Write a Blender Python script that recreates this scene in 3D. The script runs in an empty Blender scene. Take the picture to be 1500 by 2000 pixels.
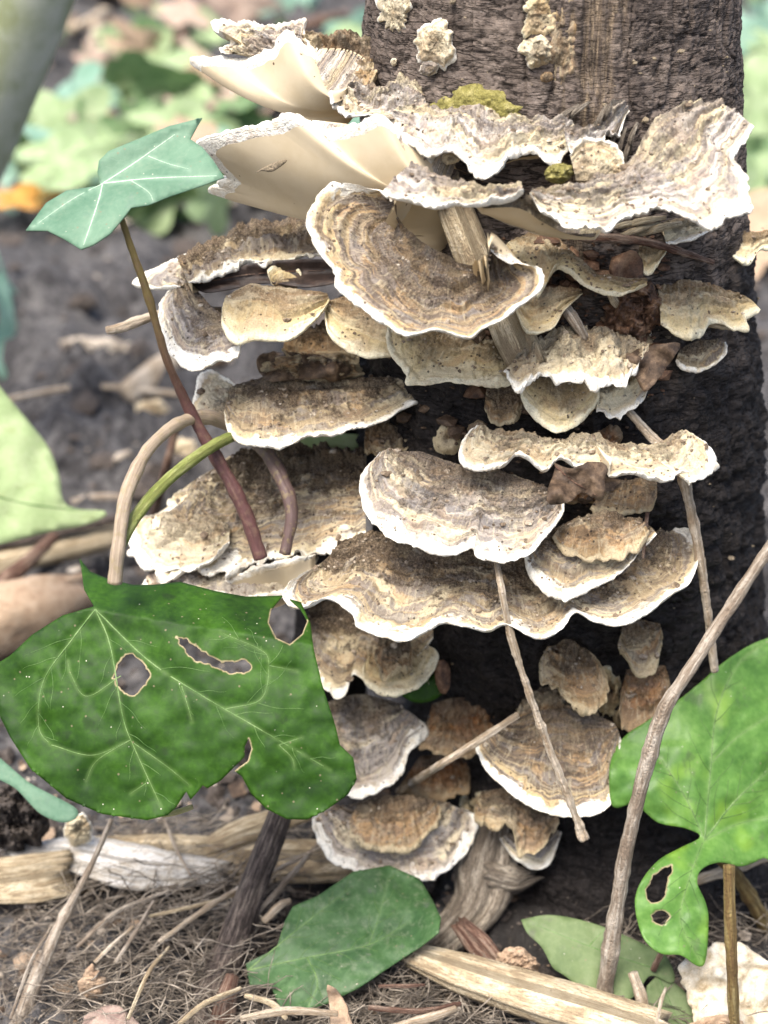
import bpy, math, random
import numpy as np
from mathutils import Vector
from mathutils.geometry import delaunay_2d_cdt

random.seed(7); RNG = np.random.default_rng(7)
sc = bpy.context.scene
COL = sc.collection
R_ = math.radians
CM = 0.01                                     # all numbers below are centimetres

# ------------------------------------------------------------------ camera
PITCH, DIST, PPC = R_(28), 40.0, 75.0         # 75 photo pixels per cm at 40 cm (photo 1500 x 2000)
FW = np.array([0, math.cos(PITCH), -math.sin(PITCH)])
UP = np.array([0, math.sin(PITCH), math.cos(PITCH)])
RT = np.array([1.0, 0, 0])
CAMP = -FW * DIST
cd = bpy.data.cameras.new('camera'); cam = bpy.data.objects.new('camera', cd); COL.objects.link(cam)
cam.location = CAMP * CM; cam.rotation_euler = (R_(90) - PITCH, 0, 0)
cd.sensor_fit = 'HORIZONTAL'; cd.sensor_width = 36; cd.lens = 36 * DIST / (1500 / PPC)
cd.clip_start = 0.02; cd.clip_end = 200
cd.dof.use_dof = True; cd.dof.focus_distance = 0.385; cd.dof.aperture_fstop = 16
sc.camera = cam

# ------------------------------------------------------------------ world, sun, exposure
SUN_EL, SUN_AZ = R_(64), R_(210)              # azimuth clockwise from +Y: behind the camera, a little to its left
w = bpy.data.worlds.new('World'); sc.world = w; w.use_nodes = True
nt = w.node_tree; nt.nodes.clear()
sky = nt.nodes.new('ShaderNodeTexSky'); sky.sky_type = 'NISHITA'; sky.sun_disc = False
sky.sun_elevation = SUN_EL; sky.sun_rotation = SUN_AZ; sky.air_density = 1.0; sky.dust_density = 4.0; sky.ozone_density = 0.6
bg = nt.nodes.new('ShaderNodeBackground'); bg.inputs['Strength'].default_value = 0.15
wo = nt.nodes.new('ShaderNodeOutputWorld')
nt.links.new(sky.outputs[0], bg.inputs[0]); nt.links.new(bg.outputs[0], wo.inputs[0])
sl = bpy.data.lights.new('sun', 'SUN'); sl.energy = 3.1; sl.angle = R_(30); sl.color = (1.0, 0.96, 0.9)
so = bpy.data.objects.new('sun', sl); COL.objects.link(so)
sd = Vector((math.sin(SUN_AZ) * math.cos(SUN_EL), math.cos(SUN_AZ) * math.cos(SUN_EL), math.sin(SUN_EL)))
so.rotation_euler = sd.to_track_quat('Z', 'Y').to_euler(); so.location = (0, 0, 3)
vs = sc.view_settings; vs.view_transform = 'Standard'; vs.look = 'None'; vs.exposure = 1.1; vs.gamma = 1.0
vs.use_curve_mapping = False
sc.render.engine = 'CYCLES'; sc.cycles.use_denoising = True
sc.cycles.max_bounces = 6; sc.cycles.diffuse_bounces = 4; sc.cycles.transparent_max_bounces = 4

# ------------------------------------------------------------------ numeric helpers
GZ = -13.6                                    # ground level

def dirs(px, py):
    px = np.asarray(px, float); py = np.asarray(py, float)
    return (FW * DIST + ((px - 750) / PPC)[..., None] * RT + ((1000 - py) / PPC)[..., None] * UP)

def P(px, py, y):                             # the point seen at a photo pixel, y cm behind the stump's front
    d = dirs(px, py); t = (np.asarray(y, float) - CAMP[1]) / d[..., 1]
    return CAMP + d * t[..., None]

def G(px, py, h=0.0):                         # the ground point seen at a photo pixel, h cm above ground level
    d = dirs(px, py); t = (GZ + np.asarray(h, float) - CAMP[2]) / d[..., 2]
    return CAMP + d * t[..., None]

def ppc_at(p):                                # photo pixels per cm at a point
    return PPC * DIST / ((np.asarray(p) - CAMP) @ FW)

def h3(ix, iy, iz, seed):
    h = (ix.astype(np.int64) * 374761393 + iy.astype(np.int64) * 668265263 + iz.astype(np.int64) * 2147483647 + seed * 974634777) & 0xFFFFFFFF
    h = ((h ^ (h >> 13)) * 1274126177) & 0xFFFFFFFF
    h = ((h ^ (h >> 16)) * 2246822519) & 0xFFFFFFFF
    return ((h ^ (h >> 15)) & 0xFFFFFF) / float(0xFFFFFF) * 2 - 1

def noise(p, f=1.0, seed=0):                  # value noise in -1..1
    p = np.asarray(p, float) * f + 1000.0
    i = np.floor(p); u = p - i; u = u * u * u * (u * (u * 6 - 15) + 10)
    i = i.astype(np.int64); r = 0
    for a in (0, 1):
        wa = u[..., 0] if a else 1 - u[..., 0]
        for b in (0, 1):
            wb = u[..., 1] if b else 1 - u[..., 1]
            for c in (0, 1):
                wc = u[..., 2] if c else 1 - u[..., 2]
                r = r + wa * wb * wc * h3(i[..., 0] + a, i[..., 1] + b, i[..., 2] + c, seed)
    return r

def fbm(p, f=1.0, o=4, seed=0, gain=0.5):
    r = 0; a = 1; s = 0
    for k in range(o):
        r = r + a * noise(p, f * 2.03 ** k, seed + k * 17); s += a; a *= gain
    return r / s * 1.4

def n1(t, f, seed=0, o=3):
    t = np.asarray(t, float); q = np.stack([t, t * 0 + seed * 3.7, t * 0], -1)
    return fbm(q, f, o, seed)

def sstep(a, b, x):
    t = np.clip((x - a) / (b - a), 0, 1); return t * t * (3 - 2 * t)

def spline(pts, n):                           # Catmull-Rom through pts, n points even in arc length
    p = np.asarray(pts, float)
    if len(p) == 2:
        return p[0] + (p[1] - p[0]) * np.linspace(0, 1, n)[:, None]
    q = np.vstack([2 * p[0] - p[1], p, 2 * p[-1] - p[-2]])
    out = []
    for k in range(1, len(q) - 2):
        a, b, c, d = q[k - 1:k + 3]; t = np.linspace(0, 1, 24, endpoint=False)[:, None]
        out.append(0.5 * (2 * b + (c - a) * t + (2 * a - 5 * b + 4 * c - d) * t ** 2 + (-a + 3 * b - 3 * c + d) * t ** 3))
    s = np.vstack(out + [p[-1:]])
    L = np.r_[0, np.cumsum(np.linalg.norm(np.diff(s[:, :2] if s.shape[1] < 4 else s, axis=0), axis=1))]
    u = np.linspace(0, L[-1], n)
    return np.stack([np.interp(u, L, s[:, k]) for k in range(s.shape[1])], 1)

# ------------------------------------------------------------------ objects
def tag(o, label=None, cat=None, group=None, kind=None):
    if label: o['label'] = label
    if cat: o['category'] = cat
    if group: o['group'] = group
    if kind: o['kind'] = kind
    return o

def thing(name, loc, label, cat, group=None):
    o = bpy.data.objects.new(name, None); o.empty_display_size = 0.01
    COL.objects.link(o); o.location = np.asarray(loc) * CM
    return tag(o, label, cat, group)

def mesh(name, V, F, m, parent=None, attrs=None, normals=None, smooth=True, loc=None):
    """one mesh object from points in cm (world) and an array of faces"""
    V = np.asarray(V, float) * CM; F = [np.asarray(f) for f in (F if isinstance(F, list) else [F])]
    base = np.zeros(3)
    if parent is not None:
        q = parent; base = np.zeros(3)
        while q is not None: base = base + np.array(q.location); q = q.parent
    elif loc is not None: base = np.asarray(loc) * CM
    me = bpy.data.meshes.new(name)
    me.vertices.add(len(V)); me.vertices.foreach_set('co', (V - base).astype(np.float32).ravel())
    nl = sum(f.size for f in F); me.loops.add(nl)
    me.loops.foreach_set('vertex_index', np.concatenate([f.ravel() for f in F]).astype(np.int32))
    npoly = sum(len(f) for f in F); me.polygons.add(npoly)
    tot = np.concatenate([np.full(len(f), f.shape[1]) for f in F]).astype(np.int32)
    me.polygons.foreach_set('loop_start', np.r_[0, np.cumsum(tot)[:-1]].astype(np.int32))
    me.polygons.foreach_set('use_smooth', np.full(npoly, smooth))
    me.update(calc_edges=True); me.validate()
    for k, a in (attrs or {}).items():
        at = me.attributes.new(k, 'FLOAT', 'POINT'); at.data.foreach_set('value', np.asarray(a, np.float32).ravel())
    if normals is not None:
        me.normals_split_custom_set_from_vertices(np.asarray(normals, float).tolist())
    me.materials.append(m)
    o = bpy.data.objects.new(name, me); COL.objects.link(o)
    if parent is not None: o.parent = parent
    else: o.location = base
    return o

def quads(nr, nc, r0=0, wrap=False):
    r = np.arange(nr - 1)[:, None]; c = np.arange(nc if wrap else nc - 1)[None]
    c2 = (c + 1) % nc
    a = r * nc + c; b = r * nc + c2; d = (r + 1) * nc + c; e = (r + 1) * nc + c2
    return np.stack([a, b, e, d], -1).reshape(-1, 4) + r0

def unit(v):
    return v / np.maximum(np.linalg.norm(v, axis=-1, keepdims=True), 1e-9)

# ------------------------------------------------------------------ materials
class M:
    def __init__(s, name):
        s.m = bpy.data.materials.new(name); s.m.use_nodes = True; s.t = s.m.node_tree; s.t.nodes.clear()
        s.out = s.n('ShaderNodeOutputMaterial'); s.b = s.n('ShaderNodeBsdfPrincipled')
        s.t.links.new(s.b.outputs[0], s.out.inputs[0])
        g = s.n('ShaderNodeNewGeometry'); v = s.n('ShaderNodeVectorMath'); v.operation = 'SCALE'
        v.inputs['Scale'].default_value = 100; s.t.links.new(g.outputs['Position'], v.inputs[0]); s.pos = v.outputs[0]
    def n(s, k): return s.t.nodes.new(k)
    def put(s, sock, v):
        if hasattr(v, 'is_output'): s.t.links.new(v, sock)
        elif isinstance(v, (tuple, list)) and len(v) == 3 and sock.type == 'RGBA': sock.default_value = (*v, 1)
        else: sock.default_value = v
    def attr(s, name):
        a = s.n('ShaderNodeAttribute'); a.attribute_name = name; return a.outputs['Fac']
    def scale(s, xyz, vec=None):
        v = s.n('ShaderNodeVectorMath'); v.operation = 'MULTIPLY'; s.put(v.inputs[0], vec or s.pos); v.inputs[1].default_value = xyz
        return v.outputs[0]
    def vec(s, x, y, z):
        c = s.n('ShaderNodeCombineXYZ')
        for i, k in enumerate((x, y, z)): s.put(c.inputs[i], k)
        return c.outputs[0]
    def noise(s, f, detail=4, rough=0.55, vec=None, dist=0.0):
        k = s.n('ShaderNodeTexNoise'); k.inputs['Scale'].default_value = f; k.inputs['Detail'].default_value = detail
        k.inputs['Roughness'].default_value = rough; k.inputs['Distortion'].default_value = dist; s.put(k.inputs['Vector'], vec or s.pos)
        return k.outputs[0]
    def vor(s, f, vec=None, feat='F1', out=0):
        k = s.n('ShaderNodeTexVoronoi'); k.feature = feat; k.inputs['Scale'].default_value = f; s.put(k.inputs['Vector'], vec or s.pos)
        return k.outputs[out]
    def math(s, op, a, b=0.0, c=None):
        k = s.n('ShaderNodeMath'); k.operation = op; s.put(k.inputs[0], a); s.put(k.inputs[1], b)
        if c is not None: s.put(k.inputs[2], c)
        return k.outputs[0]
    def step(s, a, b, x, lo=0.0, hi=1.0):
        k = s.n('ShaderNodeMapRange'); k.interpolation_type = 'SMOOTHSTEP'
        for i, v in enumerate((x, a, b, lo, hi)): s.put(k.inputs[i], v)
        return k.outputs[0]
    def mix(s, f, a, b, mode='MIX'):
        k = s.n('ShaderNodeMix'); k.data_type = 'RGBA'; k.blend_type = mode
        s.put(k.inputs[0], f); s.put(k.inputs[6], a); s.put(k.inputs[7], b); return k.outputs[2]
    def ramp(s, f, stops):
        k = s.n('ShaderNodeValToRGB'); s.put(k.inputs[0], f); e = k.color_ramp.elements
        while len(e) < len(stops): e.new(0.5)
        for i, (p, c) in enumerate(stops): e[i].position = p; e[i].color = (*c, 1)
        return k.outputs[0]
    def rnd(s):
        return s.n('ShaderNodeObjectInfo').outputs['Random']
    def done(s, col, rough=0.8, bump=None, dist=0.02, strength=1.0, spec=0.3, trans=None):
        s.put(s.b.inputs['Base Color'], col); s.put(s.b.inputs['Roughness'], rough)
        s.put(s.b.inputs['Specular IOR Level'], spec)
        if bump is not None:
            k = s.n('ShaderNodeBump'); k.inputs['Distance'].default_value = dist * CM; k.inputs['Strength'].default_value = strength
            s.put(k.inputs['Height'], bump); s.t.links.new(k.outputs[0], s.b.inputs['Normal'])
        if trans is not None:
            tr = s.n('ShaderNodeBsdfTranslucent'); s.put(tr.inputs[0], trans[1]); mx = s.n('ShaderNodeMixShader')
            mx.inputs[0].default_value = trans[0]; s.t.links.new(s.b.outputs[0], mx.inputs[1]); s.t.links.new(tr.outputs[0], mx.inputs[2])
            s.t.links.new(mx.outputs[0], s.out.inputs[0])
        return s.m

WHITE, CREAM = (.80, .765, .67), (.72, .62, .42)
STY = {   # root .. rim
 'zonate': [(0, (.10, .07, .045)), (.22, (.19, .135, .08)), (.36, (.13, .10, .08)), (.46, (.28, .20, .12)), (.56, (.17, .13, .105)), (.64, (.34, .26, .16)), (.72, (.20, .16, .13)), (.80, (.44, .34, .20)), (.89, (.55, .41, .24)), (.95, (.80, .72, .56)), (1, WHITE)],
 'tan': [(0, (.19, .135, .085)), (.35, (.29, .22, .14)), (.55, (.34, .27, .18)), (.68, (.24, .185, .12)), (.80, (.38, .30, .20)), (.89, (.52, .43, .29)), (.95, (.78, .72, .60)), (1, WHITE)],
 'grey': [(0, (.24, .19, .14)), (.35, (.36, .31, .25)), (.55, (.44, .40, .35)), (.66, (.28, .25, .22)), (.78, (.42, .37, .31)), (.88, (.50, .44, .36)), (.94, (.82, .79, .72)), (1, WHITE)],
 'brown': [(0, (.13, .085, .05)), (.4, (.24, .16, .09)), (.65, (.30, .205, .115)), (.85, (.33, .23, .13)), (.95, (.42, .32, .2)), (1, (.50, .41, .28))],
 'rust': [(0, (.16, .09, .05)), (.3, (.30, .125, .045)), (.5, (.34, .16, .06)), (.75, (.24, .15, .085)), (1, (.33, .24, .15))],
 'cream': [(0, (.17, .115, .065)), (.35, (.31, .23, .13)), (.55, (.46, .36, .21)), (.75, (.60, .48, .28)), (.9, (.72, .62, .42)), (1, (.80, .74, .58))],
 'crust': [(0, (.34, .29, .23)), (.2, (.60, .54, .46)), (.35, (.34, .30, .27)), (.5, (.72, .67, .58)), (.6, (.36, .32, .29)), (.72, (.78, .73, .64)), (.8, (.40, .35, .30)), (.9, (.74, .66, .54)), (.95, (.84, .80, .72)), (1, WHITE)],
 'pale': [(0, (.40, .33, .23)), (.4, (.58, .50, .37)), (.7, (.68, .60, .46)), (.85, (.62, .50, .34)), (1, WHITE)],
}
for _k, _v in STY.items():
    STY[_k] = [(p, c if c == WHITE else (c[0] * .88, c[1] * .87, c[2] * (.80 if _k not in ('grey', 'crust') else .88))) for p, c in _v]
_cap = {}
#          soil with root shade, slate, ochre, cream, rings
CAPMIX = {'zonate': (.40, .70, .55, .15, .85), 'tan': (.70, .68, .50, .50, .55), 'grey': (.52, .72, .38, .68, .50), 'brown': (.55, .30, .9, .45, .35), 'rust': (.4, .2, .7, .15, .3),
          'cream': (.30, .12, .45, .55, .15), 'crust': (.26, .65, .30, 1.0, .50), 'pale': (.40, .25, .5, .7, .22)}
def cap_mat(style):
    if style in _cap: return _cap[style]
    a_soil_shade, a_slate, a_ochre, a_cream, a_ring = CAPMIX[style]
    k = M('cap_' + style); z = k.attr('zone'); ru, tu = k.attr('ru'), k.attr('tu')
    n_lo = k.noise(1.0, 4); n_mid = k.noise(4.5, 5, .65); n_fine = k.noise(22, 4, .7)
    rp = k.math('MULTIPLY_ADD', n_lo, .9, ru)                       # radial distance, wobbled
    cv = k.vec(k.math('MULTIPLY', rp, 4.2), k.math('MULTIPLY', tu, .85), k.math('MULTIPLY', n_lo, 1.5))
    c1 = k.noise(1.0, 4, .5, cv); c2 = k.noise(.8, 4, .5, k.scale((1, 1, 1), k.vec(k.math('MULTIPLY', rp, 2.6), k.math('MULTIPLY_ADD', tu, .7, 30.0), 7.0)))
    c3 = k.noise(1.1, 4, .5, k.vec(k.math('MULTIPLY', rp, 1.9), k.math('MULTIPLY_ADD', tu, .9, 70.0), 3.0))
    lines = k.noise(1.0, 3, .55, k.vec(k.math('MULTIPLY', rp, 9.5), k.math('MULTIPLY', tu, .6), 5.0))
    rad = k.noise(1.0, 4, .7, k.vec(k.math('MULTIPLY', ru, 2.0), k.math('MULTIPLY', tu, 13.0), n_lo))
    zz = k.math('MULTIPLY_ADD', n_lo, .30, k.math('MULTIPLY_ADD', n_mid, .16, k.math('SUBTRACT', z, .23)))
    zz = k.math('MAXIMUM', zz, k.step(.80, .97, k.math('MULTIPLY_ADD', k.math('SUBTRACT', n_mid, .5), .22, k.math('MULTIPLY_ADD', k.math('SUBTRACT', n_lo, .46), .85, z))))
    c = k.ramp(zz, STY[style]); inner = k.step(.97, .84, k.math('MULTIPLY_ADD', k.math('SUBTRACT', n_mid, .5), .2, z))
    def over(c, fac, amt, col): return k.mix(k.math('MULTIPLY', k.math('MULTIPLY', fac, inner), amt), c, col)
    c = over(c, k.step(.49, .58, c2), a_cream, (.64, .55, .37))
    c = over(c, k.step(.51, .585, c3), a_ochre, k.mix(n_mid, (.24, .13, .06), (.46, .32, .17)))
    c = over(c, k.step(.50, .58, c1), a_slate, k.mix(n_mid, (.10, .09, .09), (.25, .23, .215)))
    c = over(c, k.step(.49, .56, lines), a_ring, k.mix(n_lo, (.085, .06, .042), (.15, .12, .10)))
    c = over(c, k.step(.52, .60, rad), .35, (.50, .43, .29))
    soil = k.math('MULTIPLY', k.step(.50, .57, k.math('ADD', k.math('MULTIPLY_ADD', k.noise(1.2, 7, .74), .75, k.math('MULTIPLY', n_mid, .25)), k.math('MULTIPLY', k.math('SUBTRACT', .50, z), .34))), inner)  # soil, thicker towards the root; part of its darkness is painted shade
    c = k.mix(k.math('MULTIPLY', soil, min(1, a_soil_shade * 1.25)), c, k.ramp(n_fine, [(.36, (.032, .023, .015)), (.5, (.088, .062, .040)), (.60, (.165, .122, .08)), (.7, (.30, .235, .16))]))
    speck = k.math('MULTIPLY', k.step(.20, .12, k.vor(5.0)), k.step(.48, .56, k.noise(2.1, 2)))
    c = k.mix(k.math('MULTIPLY', speck, .85), c, (.03, .022, .018))
    c = k.mix(k.math('MULTIPLY', k.step(.50, .62, k.noise(2.4, 5, .7)), k.step(.9, .97, z, 0, .5)), c, (.50, .40, .26))
    c = k.mix(1.0, c, k.ramp(n_fine, [(.30, (.72, .70, .68)), (.5, (1, 1, 1)), (.70, (1.14, 1.13, 1.12))]), 'MULTIPLY')
    h = k.math('MULTIPLY_ADD', n_fine, .35, k.math('MULTIPLY_ADD', n_mid, 1.0, k.math('MULTIPLY_ADD', soil, .3, k.math('MULTIPLY_ADD', lines, .5, k.math('MULTIPLY', rad, .4)))))
    _cap[style] = k.done(c, .82, h, .075, 1.0, .25)
    return _cap[style]

def pore_mat(name, a, b):
    k = M(name); n = k.noise(1.3, 4); f = k.noise(40, 2); spk = k.math('MULTIPLY', k.step(.10, .06, k.vor(2.2)), k.step(.5, .56, k.noise(1.7, 2)))
    z = k.attr('zone')
    c = k.mix(k.step(.35, .75, n), a, b); c = k.mix(k.step(.45, .0, z, 0, .55), c, (.40, .29, .15))
    c = k.mix(k.math('MULTIPLY', k.step(.60, .75, k.noise(1.8, 5, .65)), .3), c, (.38, .28, .16))
    c = k.mix(spk, c, (.10, .065, .04)); c = k.mix(k.step(.93, 1.0, z), c, WHITE)
    return k.done(c, .85, k.math('MULTIPLY_ADD', f, .3, n), .012, .6, .15)
PORE = pore_mat('pore_cream', (.56, .465, .32), (.50, .405, .265))

def simple(name, stops, f=3, rough=.8, bd=.05, stretch=None, spec=.3, fine=26):
    k = M(name); v = k.scale(stretch) if stretch else None
    n = k.noise(f, 6, .65, v); g = k.noise(fine, 4, .65, v)
    c = k.ramp(n, stops); c = k.mix(1.0, c, k.ramp(g, [(.25, (.6, .6, .6)), (.6, (1.05, 1.05, 1.05)), (.8, (1.3, 1.3, 1.3))]), 'MULTIPLY')
    return k.done(c, rough, k.math('MULTIPLY_ADD', g, .4, n), bd, 1, spec)

def fibre_mat(name, stops, dark=(.05, .035, .025), streak=.6, f=9):
    """wood: streaks run along the piece (attributes u along, v across)"""
    k = M(name); vec = k.vec(k.math('MULTIPLY', k.attr('u'), .35), k.math('MULTIPLY', k.attr('v'), 3.0), k.attr('r'))
    n = k.noise(f * .35, 5, .6, vec); g = k.noise(f * 1.6, 4, .7, vec); lo = k.noise(1.0, 3)
    c = k.ramp(k.step(.34, .66, k.math('MULTIPLY_ADD', lo, .35, k.math('MULTIPLY', n, .65)), .2, .8), stops)
    c = k.mix(k.math('MULTIPLY', k.step(.47, .62, g), min(1, streak * 1.5)), c, dark)
    c = k.mix(k.math('MULTIPLY', k.step(.60, .70, k.noise(9, 4, .7)), .45), c, dark)
    c = k.mix(k.math('MULTIPLY', k.step(.12, .07, k.vor(4)), .6), c, dark)
    return k.done(c, .8, k.math('MULTIPLY_ADD', g, -1.0, k.noise(14, 3)), .08, 1, .2)

PALEWOOD = fibre_mat('pale_wood', [(.3, (.38, .29, .18)), (.5, (.56, .45, .29)), (.7, (.68, .58, .41))], (.20, .14, .09), .45)
GREYWOOD = fibre_mat('grey_wood', [(.3, (.15, .12, .09)), (.5, (.28, .235, .18)), (.7, (.42, .365, .29))], (.07, .055, .045), .6)
DARKWOOD = fibre_mat('dark_wood', [(.3, (.055, .042, .036)), (.5, (.13, .10, .085)), (.7, (.26, .21, .17))], (.02, .016, .014), .6)
TWIGGREY = fibre_mat('twig_grey_brown', [(.3, (.26, .20, .145)), (.5, (.40, .33, .255)), (.72, (.54, .47, .385))], (.10, .07, .05), .32)
TWIGTAN = fibre_mat('twig_tan', [(.3, (.40, .30, .20)), (.5, (.56, .46, .34)), (.7, (.68, .59, .47))], (.20, .13, .08), .28)
TWIGRED = fibre_mat('twig_red_brown', [(.3, (.10, .05, .035)), (.5, (.20, .115, .08)), (.7, (.33, .24, .18))], (.05, .03, .025), .4)
BARKCHIP = simple('bark_tan', [(.3, (.26, .17, .11)), (.5, (.38, .27, .18)), (.7, (.46, .35, .25))], 2.5)
STEMPURPLE = fibre_mat('stem_purple', [(.3, (.11, .055, .05)), (.5, (.17, .095, .075)), (.7, (.22, .17, .09))], (.07, .03, .03), .3)
def stem_arch():
    k = M('stem_tan_to_purple'); u = k.attr('u'); n = k.noise(6, 4, .6); g = k.noise(1.0, 4, .7, k.vec(k.math('MULTIPLY', u, 1.2), k.math('MULTIPLY', k.attr('v'), 24.0), 1.0))
    c = k.mix(k.step(6.5, 10.0, u), (.33, .26, .185), (.095, .06, .055)); c = k.mix(k.math('MULTIPLY', k.step(.5, .6, g), .45), c, (.10, .065, .045))
    c = k.mix(k.math('MULTIPLY', k.step(.52, .64, n), .4), c, (.24, .19, .08))
    return k.done(c, .5, k.math('ADD', n, g), .03, .8, .35)
STEMARCH = stem_arch()
def stem_grad():
    k = M('stem_olive_to_purple'); u = k.attr('u'); n = k.noise(6, 4, .6); g = k.noise(1.0, 4, .7, k.vec(k.math('MULTIPLY', u, 2.0), k.math('MULTIPLY', k.attr('v'), 30.0), 1.0))
    c = k.mix(k.step(1.5, 6.5, k.math('MULTIPLY_ADD', n, 1.5, u)), (.17, .13, .045), (.105, .048, .044))
    c = k.mix(k.math('MULTIPLY', k.step(.5, .62, n), .4), c, (.18, .115, .075)); c = k.mix(k.math('MULTIPLY', k.step(.5, .6, g), .4), c, (.045, .022, .02))
    return k.done(c, .5, k.math('ADD', n, g), .03, .8, .35)
STEMGRAD = stem_grad()
STEMGREEN = fibre_mat('stem_green', [(.3, (.20, .24, .06)), (.5, (.30, .34, .10)), (.7, (.40, .42, .17))], (.16, .13, .05), .25)
STEMTAN = fibre_mat('stem_tan', [(.3, (.24, .18, .12)), (.5, (.34, .26, .20)), (.7, (.44, .36, .29))], (.12, .09, .05), .35)
STEMOLIVE = fibre_mat('stem_olive', [(.3, (.14, .09, .035)), (.5, (.21, .15, .055)), (.7, (.28, .22, .10))], (.08, .04, .03), .3)
SOILC = simple('soil_crumb', [(.3, (.028, .022, .019)), (.5, (.065, .052, .044)), (.72, (.15, .125, .105))], 4, .9, .06)
CRUMB = simple('cap_crumb', [(.3, (.06, .042, .03)), (.5, (.19, .14, .095)), (.62, (.42, .36, .28)), (.8, (.62, .56, .47))], 2.2, .9, .03)
PALEDRY = simple('pale_dry', [(.34, (.40, .31, .19)), (.48, (.66, .57, .42)), (.6, (.78, .72, .60))], 2.2, .85, .10)
DEADLEAF = simple('dead_leaf_brown', [(.36, (.035, .022, .014)), (.5, (.09, .058, .036)), (.66, (.22, .15, .095))], 2.5, .55, .06)
DEADRED = simple('dead_leaf_red', [(.36, (.04, .022, .014)), (.5, (.12, .062, .035)), (.66, (.26, .16, .095))], 2.5, .6, .06)
DEADBLACK = simple('dead_leaf_dark', [(.3, (.016, .011, .009)), (.5, (.035, .024, .02)), (.75, (.09, .06, .045))], 2.0, .4, .04)
ORANGE = simple('dead_leaf_orange', [(.3, (.34, .15, .03)), (.6, (.55, .28, .06))], 1.5, .6, .04)
FIBRE = simple('root_fibre', [(.36, (.085, .07, .056)), (.5, (.22, .182, .142)), (.64, (.46, .395, .315))], 1.6, .8, .03)

def leaf_mat(name, dark, mid, light, vein, rough=.34, blotch=(.05, .06, .03), tr=.18, yel=None, dust=.13, spec=.3, bs=.6):
    k = M(name); n = k.noise(1.0, 4); f = k.noise(7, 4, .6); vd = k.attr('vein')
    c = k.ramp(k.math('MULTIPLY_ADD', f, .35, k.math('MULTIPLY', n, .65)), [(.33, dark), (.5, mid), (.68, light)])
    net = k.step(.05, .0, k.vor(2.6, k.scale((1, 1, 1)), 'DISTANCE_TO_EDGE'))
    c = k.mix(k.math('MULTIPLY', k.math('MULTIPLY', net, k.step(.4, .65, n)), .04), c, vein)
    if yel: c = k.mix(k.math('MULTIPLY', k.step(.55, .68, k.noise(.55, 2)), .6), c, yel)
    c = k.mix(k.math('MULTIPLY', k.step(.60, .72, k.noise(1.6, 4)), .55), c, blotch)
    c = k.mix(k.math('MULTIPLY', k.step(.0, 1.0, vd), .2), c, vein)
    c = k.mix(k.math('MULTIPLY', k.step(.10, .07, k.vor(3.1)), .6), c, (.20, .16, .10))
    c = k.mix(k.math('MULTIPLY', k.step(.085, .05, k.vor(4.3)), k.step(.5, .56, k.noise(1.3, 2))), c, (.50, .48, .38))
    c = k.mix(k.math('MULTIPLY', k.step(.50, .68, k.noise(3.5, 6, .75)), dust), c, (.22, .22, .16))
    edge = k.attr('edge'); c = k.mix(k.step(.35, .9, edge), c, k.mix(f, (.10, .07, .03), (.52, .44, .26)))
    h = k.math('MULTIPLY_ADD', net, -.12, k.math('MULTIPLY_ADD', vd, -.6, k.math('MULTIPLY', k.noise(4.0, 5, .6), .6)))
    rr = k.math('MULTIPLY_ADD', f, .25, rough + .05)
    return k.done(c, rr, h, .03, bs, spec, (tr, mid))
LEAFDARK = leaf_mat('ivy_dark', (.010, .032, .004), (.019, .058, .004), (.035, .098, .006), (.17, .26, .085), .42, (.012, .022, .008), .10, None, .02, .20, .12)
LEAFBLUE = leaf_mat('ivy_blue_green', (.075, .16, .098), (.112, .205, .132), (.15, .25, .165), (.42, .54, .42), .45, (.13, .20, .15))
LEAFLITE = leaf_mat('ivy_light', (.05, .13, .02), (.088, .20, .034), (.15, .29, .06), (.30, .40, .16), .28, (.07, .10, .045), .22, (.22, .38, .04), .05, .35, .25)
LEAFDUST = leaf_mat('ivy_dusty', (.085, .13, .05), (.13, .18, .075), (.18, .23, .11), (.24, .29, .17), .5, (.12, .12, .09))
LEAFMID = leaf_mat('ivy_mid', (.022, .058, .018), (.042, .10, .03), (.078, .155, .055), (.22, .32, .16), .38, (.09, .11, .08), .15, None, .30, .35)
LEAFPALE = leaf_mat('leaf_pale', (.28, .38, .17), (.38, .48, .24), (.48, .56, .32), (.55, .6, .38), .5, (.30, .36, .14), .3)
VEIN = simple('leaf_vein', [(.35, (.055, .125, .025)), (.65, (.18, .27, .10))], 2, .5, .01)
VEINFINE = simple('leaf_vein_fine', [(.35, (.04, .10, .018)), (.65, (.11, .19, .055))], 2, .5, .01)
VEINPALE = simple('leaf_vein_pale', [(.3, (.38, .52, .36)), (.7, (.52, .64, .48))], 2, .5, .01)

# ------------------------------------------------------------------ stump profile
_z = [GZ - 4, GZ, -10, -5, 0, 5, 9, 13, 20]
_xc = [7.6, 7.4, 6.9, 5.8, 5.0, 4.65, 4.45, 4.35, 4.3]
_rr = [7.2, 6.1, 5.7, 5.9, 6.0, 5.6, 5.15, 4.72, 4.6]
YC = 6.5
def stump_at(z): return np.interp(z, _z, _xc), np.interp(z, _z, _rr)
def T(px, py, off=0.0):                       # point on the stump's surface seen at a photo pixel, off cm outwards
    px = np.asarray(px, float); py = np.asarray(py, float); y = np.zeros(np.broadcast(px, py).shape) + 1.0
    for _ in range(12):
        p = P(px, py, y); xc, rr = stump_at(p[..., 2]); rr = rr + off
        dx = np.clip((p[..., 0] - xc) / rr, -.985, .985)
        y = .4 * y + .6 * (YC - rr * np.sqrt(1 - dx * dx))
    return P(px, py, y)

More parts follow.
